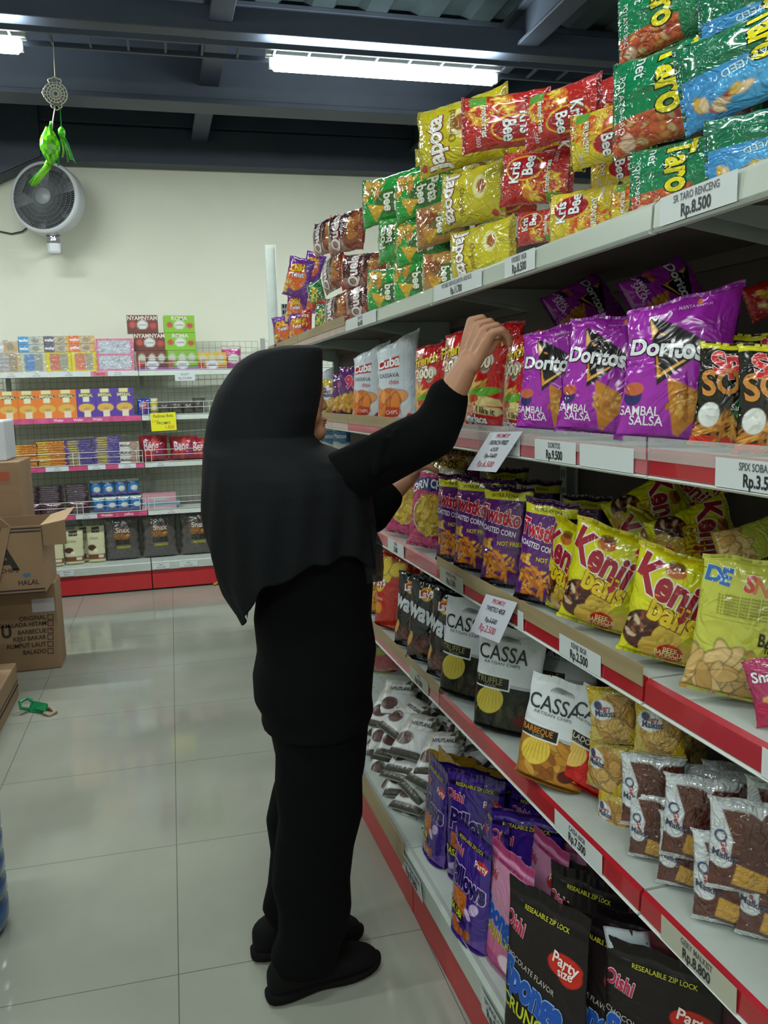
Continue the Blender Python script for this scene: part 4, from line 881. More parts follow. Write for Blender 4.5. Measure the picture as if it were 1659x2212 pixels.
row('cuba', 'snack_bag', ['small white and yellow bag right in front of her nose', 'white bag at the far end behind her face', 'grey bag lying behind her face on the second shelf'], 'white bags beyond her face', BAG, [(722, 868, 80, dict(des='malk_yellow')), (700, 862, 90, dict(d=.1)), (735, 850, 80, dict(d=.2))], .05, rest=ZB)
# ---- packs hung behind, seen between second and third shelf at the far end
row('blueb', 'snack_pack', ['blue and white pack under the second shelf beside her chin', 'blue pack with white top under the second shelf', 'white and dark pack in the lower layer beyond her chin', 'small green pack under the second shelf', 'turquoise pack nearest her chin'], 'small packs beyond her chin', 'snack pack',
    [(712, 948, 52, dict(rest=None)), (738, 948, 52, dict(rest=None)), (742, 990, 60), (768, 985, 55, dict(des='sun')), (694, 985, 60)], .16, 60, 0, rest=ZC)
# ---- third shelf
row('pink', 'snack_bag', ['magenta corn chip bag, the large one next to the twisted corn bags', 'magenta corn chip bag in the middle of the three', 'magenta corn chip bag nearest her left hand', 'magenta corn chip bag behind the large one'], 'magenta corn chip bags', BAG,
    [(943, 1100, 205, dict(face=45, roll=6, lean=6)), (888, 1075, 190, dict(face=40, roll=6)), (848, 1060, 160, dict(face=40, roll=8)), (985, 1060, 190, dict(d=.2, roll=4))], .05, rest=ZC)
row('twist', 'snack_bag', ['violet twisted corn bag with extra label, front one right of centre', 'violet twisted corn bag second from the left, partly covered', 'violet twisted corn bag at the left end of its row', 'violet twisted corn bag, rightmost, beside the yellow ball snacks', 'violet twisted corn bag behind the yellow ball snacks', 'violet twisted corn bag deep on the shelf, centre', 'violet twisted corn bag deep on the shelf, left'], 'violet twisted corn bags', BAG,
    [(1095, 1150, 222, dict(face=42)), (1030, 1130, 205, dict(face=38)), (988, 1120, 190, dict(face=40)), (1180, 1190, 230, dict(face=42, roll=6)), (1262, 1180, 200, dict(d=.2)), (1160, 1120, 190, dict(d=.2)), (1095, 1095, 180, dict(d=.22))], .05, rest=ZC)
row('kenji', 'snack_bag', ['yellow ball snack bag, right one of the front pair', 'yellow ball snack bag, left one of the front pair', 'yellow ball snack bag turned narrow beside the violet bags', 'yellow ball snack bag lying tilted behind the pair', 'yellow ball snack bag lying on its side, right at the back', 'yellow ball snack bag high at the back under the shelf', 'yellow ball snack bag filling the gap between front pair and back row'], 'yellow ball snack bags', BAG,
    [(1455, 1330, 238, dict(face=52, roll=10)), (1312, 1268, 222, dict(face=45, roll=10)), (1240, 1240, 200, dict(face=12, roll=4)), (1405, 1110, 165, dict(d=.22, roll=58, rest=None, lean=25)), (1500, 1165, 175, dict(d=.2, roll=66, rest=None, lean=25)), (1490, 1080, 130, dict(d=.3, roll=30, rest=None, lean=20)), (1390, 1200, 190, dict(d=.19, roll=20))], .06, rest=ZC)
row('baked', 'snack_bag', ['pale yellow baked rice snack bag at the right edge of the third shelf', 'pale yellow snack bag lying on top behind the baked rice bag', 'yellow snack bag deep behind the baked rice bag'], 'pale yellow baked snack bags', BAG,
    [(1612, 1395, 310, dict(face=55, roll=8)), (1640, 1190, 190, dict(d=.14, roll=72, lean=40, rest=None)), (1700, 1240, 260, dict(d=.2))], .06, rest=ZC)
row('pinkbit', 'snack_bag', ['crimson bag corner at the right edge beside the baked rice snack'], None, BAG, [(1675, 1540, 150, dict(face=60, roll=-14))], .04, rest=ZC)
# ---- fourth shelf
row('wavy_orange', 'snack_bag', ['orange wavy chip bag just past her blouse', 'orange bag top above the red chip bag'], 'orange chip bags', BAG, [(812, 1290, 130, dict(face=45)), (870, 1250, 110, dict(d=.18))], .05, rest=ZD)
row('lays_red', 'snack_bag', ['bright red potato chip bag on the fourth shelf', 'red chip bag deep behind the black wavy bags', 'red chip bag behind the bright red one'], 'red potato chip bags', BAG, [(852, 1310, 170, dict(face=32, roll=3)), (940, 1320, 150, dict(d=.22)), (890, 1290, 150, dict(d=.16))], .05, rest=ZD)
row('wavy_black', 'snack_bag', ['black wavy chip bag, left of the three', 'black wavy chip bag, middle of the three', 'black wavy chip bag, right of the three next to the white pouches', 'black wavy chip bag behind the left two', 'black wavy chip bag behind the right one'], 'black wavy chip bags', BAG,
    [(898, 1350, 165, dict(face=38, roll=4)), (932, 1378, 185, dict(face=42, roll=4)), (975, 1405, 200, dict(face=30, roll=4)), (955, 1340, 160, dict(d=.18)), (1000, 1360, 170, dict(d=.18))], .05, rest=ZD)
row('truffle', 'chip_pouch', ['white and black truffle chip pouch, right one of the front pair', 'white and black truffle chip pouch, left one of the front pair', 'black and white pouch deep behind the pair', 'black and white pouch behind the orange bottomed pouch'], 'white and black chip pouches', 'chip pouch',
    [(1100, 1480, 225, dict(face=48, roll=4)), (1020, 1445, 210, dict(face=42, roll=5)), (1130, 1430, 200, dict(d=.2)), (1220, 1470, 215, dict(d=.2))], .06, rest=ZD)
row('barbeque', 'chip_pouch', ['white pouch with orange bottom and barbeque label'], None, 'chip pouch', [(1205, 1545, 232, dict(face=48, roll=10, d=.035))], .06, rest=ZD)
row('redcassa', 'chip_pouch', ['red bottomed chip pouch half covered by the cheese cracker packs'], None, 'chip pouch', [(1288, 1608, 215, dict(face=45, roll=20, d=.085))], .075, rest=ZD)
MY = 'yellow cheese cracker packs'
row('malk_yellow', 'cracker_pack', ['yellow cheese cracker pack on top of its stack', 'yellow cheese cracker pack right of the topmost, under the rail', 'upright yellow cracker pack in the middle of the left column', 'lowest yellow cracker pack of the left column', 'yellow cracker pack at the back under the rail', 'yellow cracker pack seen on edge in the left column', 'yellow cracker pack under the right upper one'], MY, 'cracker pack',
    [(1325, 1545, 125, dict(rest=None, roll=-6)), (1425, 1570, 125, dict(rest=None)), (1310, 1655, 120, dict(rest=None, face=20)), (1325, 1765, 105, dict(rest=None, face=20)), (1480, 1600, 110, dict(d=.2, rest=None)), (1345, 1660, 120, dict(rest=None, face=15, d=.09)), (1440, 1640, 120, dict(rest=None, d=.14))], .07, 50, 3, rest=ZD)
row('malk_brown', 'cracker_pack', ['brown chocolate cracker pack at the upper left of its pile', 'brown chocolate cracker pack, upper middle', 'brown chocolate cracker pack, upper right', 'brown chocolate cracker pack, lower left on the shelf', 'brown chocolate cracker pack, lower middle', 'brown chocolate cracker pack, lower right and nearest', 'brown cracker pack deep at the top of the pile', 'brown cracker pack behind the upper middle one', 'brown cracker pack at the right edge of the photo', 'brown cracker pack filling the pile behind the lower row', 'brown cracker pack cut by the right edge, lower'], 'brown chocolate cracker packs', 'cracker pack',
    [(1410, 1710, 165, dict(rest=None)), (1512, 1770, 190, dict(rest=None)), (1620, 1830, 210, dict(rest=None)), (1420, 1865, 150), (1490, 1925, 165), (1580, 2005, 205), (1460, 1660, 120, dict(d=.2, rest=None)), (1580, 1720, 150, dict(d=.2, rest=None)), (1690, 1780, 190, dict(rest=None, d=.12)), (1540, 1860, 190, dict(d=.16)), (1680, 2010, 210, dict(d=.1))], .065, 52, 3, rest=ZD+.004)
# ---- bottom deck
for i, (u, v) in enumerate(((820, 1400), (845, 1370), (812, 1440))):
    put('redchips', 'snack_bag', u, v, 120, d=.12+.04*i, face=50, lean=20, roll=170, label=['red and brown bag hanging upside down under the fourth shelf', 'red and yellow bag deep under the fourth shelf by her thigh', 'brown bag with red tip just above the white cookie packs'][i], cat=BAG, group='red brown bags on the bottom deck')
cr_ = random.Random(5)
cw = ['at the top of the heap', 'on the left slope of the heap', 'on the right slope of the heap', 'in the middle of the heap', 'at the foot of the heap', 'at the back of the heap']
n = 0
for layer in range(9):
    for col in range(4):
        for dep_ in range(2):
            s = 2.12+col*.14+cr_.uniform(-.03, .03)+layer*.012; d_ = .0+dep_*.16+layer*.012+cr_.uniform(-.02, .02)
            if layer > 5 and dep_ == 0: continue
            me, w, h, t = DES['cookie']; p = gpt(s, d_, ZE+.012+layer*.026)
            M = Matrix.Rotation((cr_.uniform(-28, 28)-50)*D2R, 4, 'Z') @ Matrix.Rotation(cr_.uniform(-9, 9)*D2R, 4, 'Y') @ Matrix.Rotation((-60+cr_.uniform(-16, 14))*D2R, 4, 'X')
            sc_ = 1.22; o = bpy.data.objects.new('cookie_pack', me); o.matrix_world = Matrix.Translation(Vector(p)-(M @ Vector((0, 0, h/2)))*sc_) @ M @ Matrix.Scale(sc_, 4)
            link(o); tag(o, 'small white and brown cookie pack lying in the heap on the bottom deck', 'cookie pack', 'white and brown cookie packs heaped on the bottom deck'); n += 1
PP = 'purple resealable pouches on the bottom deck'
def stands(des, name, cat, grp, items, z=ZE+.001):
    for u, vb, hp, face, ws, lab, *k in items: stand(des, name, u, vb, hp, face, z=z, ws=ws, label=lab, cat=cat, group=grp, **(k[0] if k else {}))
stands('pillows', 'snack_pouch', 'snack pouch', PP, [
    (942, 1850, 212, 2, .9, 'purple pouch standing alone and narrow, farthest along the deck'), (1016, 2028, 245, 12, .95, 'purple pouch with biscuit print, the front one nearest the deck edge'),
    (1025, 1905, 240, 42, .95, 'purple pouch right behind the front one, zip band visible'), (1135, 2010, 262, 50, 1, 'large purple pouch right of the front pouch'),
    (1085, 1890, 215, 48, 1, 'purple pouch in the back row, middle'), (1165, 1920, 215, 50, 1, 'purple pouch at the back under the shelf, right'), (1066, 1975, 235, 0, .9, 'purple pouch turned on edge between the front pair'), (1000, 1850, 200, 45, 1, 'purple pouch leaning at the back, upper left'),
    (1215, 1985, 235, 45, 1, 'purple pouch behind the pink ones')])
stands('gold', 'snack_pouch', 'snack pouch', 'gold pouches on the bottom deck', [(975, 1790, 165, 45, 1, 'gold pouch at the back beside the cookie heap'), (1035, 1830, 180, 45, 1, 'gold pouch top behind the purple pouches'), (965, 1815, 190, 5, .9, 'narrow gold pouch behind the lone purple one')])
stands('sponge_pink', 'snack_pouch', 'snack pouch', 'pink resealable pouches', [(1098, 2095, 265, 12, .9, 'pink pouch left of the black pouches, front'), (1178, 2050, 250, 8, .85, 'pink pouch with its flap up behind the front pink one'), (1275, 2030, 215, 45, 1, 'pink pouch at the back under the price card')])
stands('sponge_black', 'snack_pouch', 'snack pouch', 'black resealable pouches', [
    (1172, 2300, 385, 26, .85, 'black pouch with blue lettering, front and nearest the pink pouch'), (1262, 2205, 330, 34, .85, 'black pouch right behind the front one'), (1290, 2330, 360, 30, .85, 'black pouch second from the left at the lower border'),
    (1385, 2300, 330, 42, 1, 'black pouch with a clear zip band, right'), (1340, 2150, 290, 40, .9, 'black pouch in the back row, left'), (1430, 2200, 280, 45, 1, 'black pouch in the back row under the yellowed price card'), (1420, 2420, 380, 42, 1, 'black pouch at the lower border beside the maroon pouch'), (1290, 2120, 250, 40, .9, 'black pouch squeezed behind the pink one')])
def maroon():
    def p(c): c.poly([(0, .0), (.5, 0), (.3, 1), (0, 1)], '#a9b4bd'); c.text('nutrition facts', .2, .8, .04, '#6a7480')
    design('maroon', .17, .24, .05, 'stand', '#4a1420', p, 40, MATTE, '#3a1018', 50)
maroon()
stands('maroon', 'snack_pouch', 'snack pouch', 'maroon pouches', [(1500, 2420, 400, 55, 1, 'maroon and white pouch at the lower right corner', dict(roll=-8)), (1580, 2400, 380, 55, 1, 'maroon pouch behind the maroon and white one')])

# ------------------------------------------------------------------ packs on the back wall shelves
def bput(des, name, u, k, wp, hp, lab, grp, cat, d=.03, up=0.0, yaw=0, dep_s=1.0, roll=0, zb=None):
    """u = photo column of the middle, wp x hp = size in photo pixels, up = height above the shelf in photo pixels"""
    me, w, h, t = DES[des]; z = BZ[k] if zb is None else zb
    vv = [812, 905, 1010, 1105, 1235][k]; x = b_hit(u, vv, d)[0]; p = bpt(x, d, z); px = depth_of(p)/FPX
    sx, sz = wp*px/w, hp*px/h; p = bpt(x, d+t*sx*dep_s/2, z+up*px+.0008)
    M = Matrix.Rotation(BA+yaw*D2R, 4, 'Z') @ Matrix.Rotation(roll*D2R, 4, 'Y') @ Matrix.Diagonal((sx, sx*dep_s, sz, 1))
    o = bpy.data.objects.new(name, me); o.matrix_world = Matrix.Translation(Vector(p)) @ M; link(o); return tag(o, lab, cat, grp)
def wafer(c1, c2, c3):
    def f(c): c.rect(.4, 0, 1, 1, c2); c.ell(.66, .5, .14, .1, '#8f887a'); c.rect(.88, 0, 1, 1, c3); c.text('wafer', .22, .5, .12, '#eef0f2', 0, .03)
    return f
def traypaint(edge, c1, c2):
    def f(c):
        c.rect(.14, .06, .86, .94, c2)
        for k in range(4): c.rect(.16, .1+k*.21, .54, .27+k*.21, c1); c.rect(.16, .17+k*.21, .54, .2+k*.21, '#d8dde0', .5); c.ell(.7, .18+k*.21, .12, .06, '#8d8f86'); c.rect(.14, .28+k*.21, .86, .3+k*.21, '#4a4c4a', .6)
    return f
def imperial(bg):
    def f(c):
        c.rect(.25, .85, .72, 1, '#d6cf9a'); c.ell(.5, .77, .42, .13, '#3b3f46'); c.rect(.34, .55, .66, .72, '#d3dcc0'); c.ell(.5, .33, .42, .24, '#d3a94e')
        for k in range(9): c.rect(.14+k*.085, .25, .15+k*.085, .5, '#b98a34', .6)
        c.ell(.52, .3, .16, .07, '#6a6a52', 0, .4); c.rect(.36, 0, .7, .24, '#d9ccb4'); c.text('IMPERIAL', .5, .77, .16, '#d8cb96', 0, .05, '#1e2226', .02, .8)
    return f
def foilp(edge):
    def f(c):
        c.rect(.06, .12, .92, .88, '#a8b0bc'); r = random.Random(3)
        for k in range(60): x, y = r.uniform(.08, .88), r.uniform(.16, .84); c.ell(x, y, r.uniform(.01, .04), .008, r.choice(['#e4eaf0', '#6a7280', '#cfd6de']), r.uniform(20, 60))
    return f
def brandbox(c2, name):
    def f(c):
        c.ell(.18, .45, .1, .1, '#b85048'); c.ell(.84, .4, .11, .09, '#b84444'); c.ell(.5, .45, .17, .14, '#cfd3cf'); c.text(name, .5, .82, .13, '#d8cfc8', 0, .04); c.text('cookies', .5, .45, .06, '#7a6a60')
    return f
def openbox(c):
    for x in (.18, .5, .8): c.ell(x, .62, .11, .12, '#b9bcae')
    c.rect(0, 0, 1, .16, '#8a4a9a'); c.ell(.12, .35, .12, .08, '#b5403c'); c.ell(.5, .3, .2, .13, '#d3d3da'); c.text('snack', .5, .3, .08, '#6a5a70')
def layers(c1, c2, edge):
    def f(c):
        for k in range(7): c.rect(0, k/7, 1, k/7+.025, '#2a2018', .7); c.rect(0, k/7+.05, .35, k/7+.12, c2, .8)
    return f
def darkp(c): c.rect(.2, .15, .7, .75, '#8d8088', .8); c.rect(0, .8, 1, 1, '#5c2440'); c.text('TANGO', .45, .5, .14, '#4a1c2c', 0, .03)
def cream(c):
    c.rect(.28, .82, .72, .98, '#3f2a22'); c.rect(0, .1, 1, .24, '#6e4632'); c.rect(.6, .14, .9, .22, '#c9bfae'); c.ell(.24, .42, .24, .13, '#4c3024'); c.ell(.45, .34, .12, .08, '#d8d4bc'); c.text('choco', .4, .68, .14, '#8c8a72', 0, .01); c.text('Original', .5, .89, .08, '#c9c4ae')
def cereal(c):
    c.speck(.35, 4); c.rect(.3, .48, .72, .72, '#6b3c1c'); c.bits(.5, .53, .2, .08, ['#b98a44', '#8a5a28'], 10, .07); c.rect(.3, .36, .72, .48, '#22201c'); c.rect(.34, .28, .72, .33, '#8f8a2c'); c.text('Snax', .52, .68, .15, '#b9b6ae', 0, .03)
def bluepk(c): c.ell(.6, .45, .3, .2, '#c9d2c0'); c.rect(0, .12, 1, .22, '#8a5a8c'); c.rect(0, .85, 1, 1, '#b9bfb4')
def redpk(c): c.bits(.5, .5, .35, .25, ['#b99a8a', '#c43a3a', '#8a3a6a'], 10, .12); c.text('Beng', .4, .6, .2, '#d8c0c8', 0, .03)
for n_, bg, f in (('wafer_blue', '#4b93c9', wafer('', '#aab1a6', '#c2b890')), ('wafer_dark', '#5c5a72', wafer('', '#b0a68a', '#cf9838')), ('wafer_orange', '#d6734e', wafer('', '#b8a884', '#dca455')), ('wafer_white', '#c3c8cc', wafer('', '#b99a78', '#b8a488'))):
    design(n_, .1, .03, .1, 'box', bg, f, 24, FILM)
for n_, bg, f in (('tray_blue', '#b9b79a', traypaint('', '#3d78b8', '#8a9290')), ('tray_red', '#c9bb20', traypaint('', '#c0553c', '#9a9888')), ('tray_orange', '#d3bf3c', traypaint('', '#c9583a', '#a39c84')), ('tray_brown', '#b5a888', traypaint('', '#9aa0a8', '#a08468'))):
    design(n_, .1, .08, .1, 'box', bg, f, 26, FILM)
design('imperial_orange', .13, .2, .05, 'box', '#d9782a', imperial(''), 30, PAPER); design('imperial_purple', .13, .2, .05, 'box', '#54389a', imperial(''), 30, PAPER)
design('silver', .2, .1, .12, 'box', '#cc6a90', foilp(''), 30, FILM)
design('brown_box', .2, .11, .12, 'box', '#6b3630', brandbox('', 'NYAMNYAM'), 24, PAPER); design('green_box', .2, .11, .12, 'box', '#7fb62c', brandbox('', 'ROMA'), 24, PAPER)
design('brown_open', .2, .11, .12, 'box', '#6b3630', openbox, 24, PAPER); design('green_open', .2, .11, .12, 'box', '#7cab3c', openbox, 24, PAPER); design('yellow_open', .2, .09, .12, 'box', '#cfa82c', openbox, 24, PAPER)
design('pinkbag', .12, .12, .05, 'pillow', '#b83a86', bluepk, 20, FILM); design('bluebag', .12, .1, .05, 'pillow', '#1f3fa8', redpk, 20, FILM); design('yellowbag', .08, .1, .05, 'pillow', '#c9b41c', bluepk, 16, FILM)
design('greybun', .1, .06, .08, 'pillow', '#4c4844', lambda c: c.speck(.3), 14, FILM)
design('biscuit_orange', .16, .02, .12, 'box', '#c4792a', lambda c: (c.rect(0, .1, .38, .8, '#cfb04a'), c.rect(0, 0, 1, .16, '#5a3414')), 12, FILM); design('biscuit_violet', .16, .02, .12, 'box', '#4e3a8c', lambda c: (c.rect(.15, .1, .52, .8, '#b8a83c'), c.rect(0, 0, 1, .16, '#1c1440')), 12, FILM)
design('front_orange', .16, .06, .03, 'box', '#b98a4e', lambda c: c.rect(.45, 0, 1, 1, '#2f4358'), 12, FILM); design('front_violet', .16, .06, .03, 'box', '#4a3c82', lambda c: (c.rect(.1, .2, .5, .8, '#2c3a54'), c.rect(.55, .1, .95, .8, '#b39a5a')), 12, FILM)
design('malt_white', .13, .045, .1, 'box', '#c9c6c4', lambda c: (c.ell(.75, .5, .25, .2, '#a08070'), c.text('Malkist', .3, .5, .14, '#5a5a5a', 0, .03)), 16, FILM)
design('dark_pack', .15, .012, .12, 'box', '#2c1622', lambda c: c.rect(.1, .3, .8, .6, '#8a7f8a', .8), 10, FILM); design('dark_front', .15, .07, .03, 'pillow', '#3a1c2c', darkp, 20, FILM)
design('blue_pack', .08, .1, .04, 'pillow', '#2c72b8', bluepk, 20, FILM); design('red_stack', .2, .1, .1, 'pillow', '#8a1622', redpk, 24, FILM)
design('pink_case', .2, .06, .1, 'box', '#c08a98', lambda c: c.ell(.5, .4, .25, .06, '#a8b8b8'), 12, PAPER); design('blue_case', .2, .02, .1, 'box', '#7fb6c6', lambda c: c, 8, PAPER)
design('cream_pouch', .12, .19, .05, 'stand', '#c4c3a0', cream, 40, MATTE); design('cereal', .18, .24, .07, 'pillow', '#4f4a49', cereal, 40, FILM, wr=1.5)

TOPL = 'wafer packs on the top back shelf'
side = ['at the far left', 'second from the left', 'third from the left', 'fourth from the left']
for i, (u, tr_, wf, cn) in enumerate(((20, 'tray_brown', 'wafer_white', 'white and brown'), (75, 'tray_blue', 'wafer_blue', 'blue'), (130, 'tray_red', 'wafer_dark', 'grey and orange'), (184, 'tray_orange', 'wafer_orange', 'orange'))):
    bput(tr_, 'wafer_tray', u, 0, 52, 42, 'clear wrapped wafer tray %s, under %s packs' % (side[i], cn), 'wafer trays on the top back shelf', 'wafer tray', d=.02)
    for j in range(1 if i == 0 else 2):
        bput(wf, 'wafer_pack', u-2, 0, 52, 25 if i == 0 else 16.5, '%s wafer pack lying on its tray, %s' % (cn, ['lower', 'upper'][j]) if i else 'white and brown wafer pack on the leftmost tray', TOPL, 'wafer pack', d=.02, up=42.5+j*17.2)
for j in range(2): bput('silver', 'foil_pack', 252, 0, 76, 37, 'silver and pink foil pack, %s of two by the joint' % ['lower', 'upper'][j], 'silver foil packs', 'snack pack', d=.0, up=j*37.8-6 if j else 0)
bput('brown_open', 'display_box', 331, 0, 66, 42, 'open brown display box with small cups behind the wire', 'display boxes on the top back shelf', 'display box', d=.02)
bput('brown_box', 'snack_box', 328, 0, 66, 37, 'brown snack box, middle one of the brown stack', 'brown snack boxes', 'snack box', d=.06, up=43); bput('brown_box', 'snack_box', 315, 0, 64, 37, 'brown snack box, topmost and shifted left', 'brown snack boxes', 'snack box', d=.06, up=80.6)
bput('green_open', 'display_box', 396, 0, 66, 42, 'open green display box behind the wire', 'display boxes on the top back shelf', 'display box', d=.02)
bput('green_box', 'snack_box', 394, 0, 65, 36, 'green snack box in the middle of the green stack', 'green snack boxes', 'snack box', d=.06, up=43); bput('green_box', 'snack_box', 394, 0, 64, 36, 'topmost green snack box against the cream wall', 'green snack boxes', 'snack box', d=.06, up=79.6)
bput('yellow_open', 'display_box', 460, 0, 62, 36, 'open yellow display box right of the green one', 'display boxes on the top back shelf', 'display box', d=.02)
bput('pinkbag', 'snack_bag', 503, 0, 44, 50, 'bright pink bag beside the hijab on the top back shelf', None, BAG, d=.03, yaw=0)
for j in range(4): bput('imperial_orange', 'biscuit_box', 20+j*42, 1, 41, 60, 'orange biscuit box, %s of four' % ['leftmost', 'second from left', 'third from left', 'rightmost'][j], 'orange biscuit boxes', 'biscuit box', d=.02)
for j in range(3): bput('imperial_purple', 'biscuit_box', 189+j*41, 1, 39.5, 60, 'violet biscuit box, %s of three' % ['left', 'middle', 'right'][j], 'violet biscuit boxes', 'biscuit box', d=.02)
bput('bluebag', 'snack_bag', 313, 1, 30, 36, 'small blue bag behind the wire fence on the second back shelf', None, BAG, d=.04)
bput('yellowbag', 'snack_bag', 334, 1, 18, 36, 'small yellow bag beside the blue bag on the back shelf', None, BAG, d=.05)
for j, u in enumerate((357, 384, 409, 432)): bput('greybun', 'wrapped_bun', u, 1, 27, 26+(j == 3)*8, 'dark wrapped bun, %s of four beside the yellow bag' % ['first', 'second', 'third', 'fourth'][j], 'dark wrapped buns', 'wrapped bun', d=.04)
for s_, (u, ds, col, nn) in enumerate(((52, 'biscuit_orange', 'orange', 10), (114, 'biscuit_orange', 'orange', 11), (172, 'biscuit_violet', 'violet', 11), (234, 'biscuit_violet', 'violet', 12))):
    for j in range(nn):
        bput(ds, 'biscuit_pack', u+RNG.uniform(-2, 2), 2, 56, 4.6, 'flat %s biscuit pack in the %s stack behind the wire fence' % (col, ['far left', 'second', 'third', 'fourth'][s_]), '%s biscuit packs, %s stack' % (col, ORD[s_]), 'biscuit pack', d=.03, up=j*4.9+.2, yaw=RNG.uniform(-3, 3))
for j in range(3): bput('malt_white', 'cracker_pack', 282, 2, 40, 15, 'white malt cracker pack, %s of three at the end of the shelf' % ['lowest', 'middle', 'top'][j], 'white malt cracker packs', 'cracker pack', d=.02, up=j*15.4)
for j, u in enumerate((335, 400, 440)): bput('red_stack', 'snack_pack', u, 2, 62, 56-5*j, 'red snack pack, %s of the row behind the wire' % ['left', 'middle', 'right'][j], 'red snack packs on the back shelf', 'snack pack', d=.04)
for s_, u in enumerate((62, 112, 168)):
    for j in range(14): bput('dark_pack', 'chocolate_pack', u+RNG.uniform(-2, 2), 3, 46, 4.2, 'thin dark chocolate pack in the %s stack on the lower back shelf' % ['left', 'middle', 'right'][s_], 'dark chocolate packs, %s stack' % ORD[s_], 'chocolate pack', d=.05, up=j*4.5+.2, yaw=RNG.uniform(-3, 3))
    bput('dark_front', 'chocolate_pack', u+3, 3, 44, 26, 'dark chocolate pack standing in front of the %s stack' % ['left', 'middle', 'right'][s_], 'standing dark chocolate packs', 'chocolate pack', d=.012)
for j in range(4):
    bput('blue_pack', 'snack_pack', 210+j*27, 3, 26, 36, 'small blue pack, %s in the upper layer' % ORD[j], 'small blue packs on the lower back shelf', 'snack pack', d=.08, up=32)
    bput('blue_pack', 'snack_pack', 214+j*27, 3, 26, 32, 'small blue pack, %s in the lower layer behind the wire' % ORD[j], 'small blue packs on the lower back shelf', 'snack pack', d=.04)
bput('pink_case', 'flat_case', 345, 3, 72, 8, 'pink flat case, lower one on the lower back shelf', 'flat cases', 'case', d=.03); bput('blue_case', 'flat_case', 350, 3, 78, 6, 'light blue flat case between the pink ones', 'flat cases', 'case', d=.03, up=8.4); bput('pink_case', 'flat_case', 346, 3, 70, 18, 'thick pink flat case on top of the light blue one', 'flat cases', 'case', d=.05, up=14.8)
for j, (u, dd) in enumerate(((117, .0), (163, .03), (186, .1), (212, .05))): bput('cream_pouch', 'cream_pouch', u, 4, [44, 40, 34, 36][j], [74, 76, 78, 80][j], 'cream and brown pouch, %s on the bottom back deck' % ['leftmost beside the cartons', 'second from the cartons', 'partly hidden third one', 'rightmost with silver top'][j], 'cream and brown pouches', 'pouch', d=dd)
for j, u in enumerate((269, 350, 432, 510)): bput('cereal', 'cereal_bag', u, 4, 78, 98, 'large clear bag of grey cereal, %s' % ['left of the joint', 'right of the joint', 'beside the hijab tip', 'mostly behind the woman'][j], 'large cereal bags on the bottom back deck', 'cereal bag', d=.05)
design('silver_bag', .14, .1, .06, 'pillow', '#8a9290', lambda c: c.speck(.6), 18, FOIL, wr=2)
bput('silver_bag', 'snack_bag', 158, 4, 52, 30, 'crumpled silver bag lying on the cream pouches', None, BAG, d=.12, up=78)

# ------------------------------------------------------------------ cartons at the left
CARD = mat('corrugated_cardboard', '#8e7357', .75, noise=.08, nscale=5, bump=.1, bscale=30); CARD_D = mat('cardboard_inside', '#a4896a', .75, noise=.08)
INK = mat('black_carton_ink', '#2a221c', .7); REDP = mat('red_wrap_inside_carton', '#7a1a1c', .4)
def carton(x0, y0, x1, y1, z0, z1, label, open_top=False, name='carton'):
    g = empty(name, ((x0+x1)/2, (y0+y1)/2, z0), 0, label, 'carton'); hx, hy, hz, t = (x1-x0)/2, (y1-y0)/2, z1-z0, .004
    if open_top:
        mb = MB().box((-hx, -hy, 0), (hx, hy, t)); mb.box((-hx, -hy, t), (-hx+t, hy, hz)); mb.box((hx-t, -hy, t), (hx, hy, hz)); mb.box((-hx+t, -hy, t), (hx-t, -hy+t, hz)); mb.box((-hx+t, hy-t, t), (hx-t, hy, hz))
        mb.build('box_body', CARD, g)
    else: MB().box((-hx, -hy, 0), (hx, hy, hz)).build('box_body', CARD, g, bevel=.006)
    return g
def flap(g, pts, m=None):
    p = [Vector(q) for q in pts]; n = (p[1]-p[0]).cross(p[2]-p[0]).normalized()*.004
    o = MB().add(p+[q+n for q in p], [(0, 1, 2, 3), (7, 6, 5, 4), (0, 4, 5, 1), (1, 5, 6, 2), (2, 6, 7, 3), (3, 7, 4, 0)]).build('flap', m or CARD_D, g); return o
def ink_text(g, s, x, z, hgt, yf, m=INK, bold=.03, xs=1):
    vs, fs = text_mesh(s, bold); return MB().add([(x+a*hgt*xs, yf-.0008, z+b*hgt) for a, b in vs], [f[::-1] for f in fs])
def on(Y, u, v): p = on_y(u, v, Y); return float(p[0]), float(p[2])
# carton with the flavour list, on the floor
xr, _ = on(4.42, 130, 1400); zt = on(4.42, 130, 1257)[1]
g = carton(xr-.5, 4.42, xr, 4.63, 0, zt, 'brown carton with a printed flavour list standing on the floor, under the open carton')
cx, cy = xr-.25, 4.525; mb = MB()
def P4(u, v): x, z = on(4.42, u, v); return x-cx, z
yf = 4.42-cy
for s, v in (('ORIGINAL', 1333), ('AYAM LADA HITAM', 1346), ('BARBECUE', 1362), ('KEJU BAKAR', 1376), ('RUMPUT LAUT', 1391), ('BALADO', 1406)):
    x, z = P4(100, v); vs, fs = text_mesh(s, .03); w_ = max(a for a, b in vs); mb.add([(x+(a-w_)*.02, yf-.001, z+b*.022) for a, b in vs], fs)
    x, z = P4(109, v); q = .014
    for a in ((-q, -q, q, -q+.003), (-q, q-.003, q, q), (-q, -q, -q+.003, q), (q-.003, -q, q, q)): mb.box((x+a[0], yf-.0015, z+a[1]), (x+a[2], yf+.001, z+a[3]))
mb.build('printed_list', INK, g)
x, z = P4(92, 1307); MB().box((x-.05, yf-.002, z-.034), (x+.056, yf+.001, z+.034)).build('paper_sticker', mat('pale_paper', '#b3adb4', .6), g)
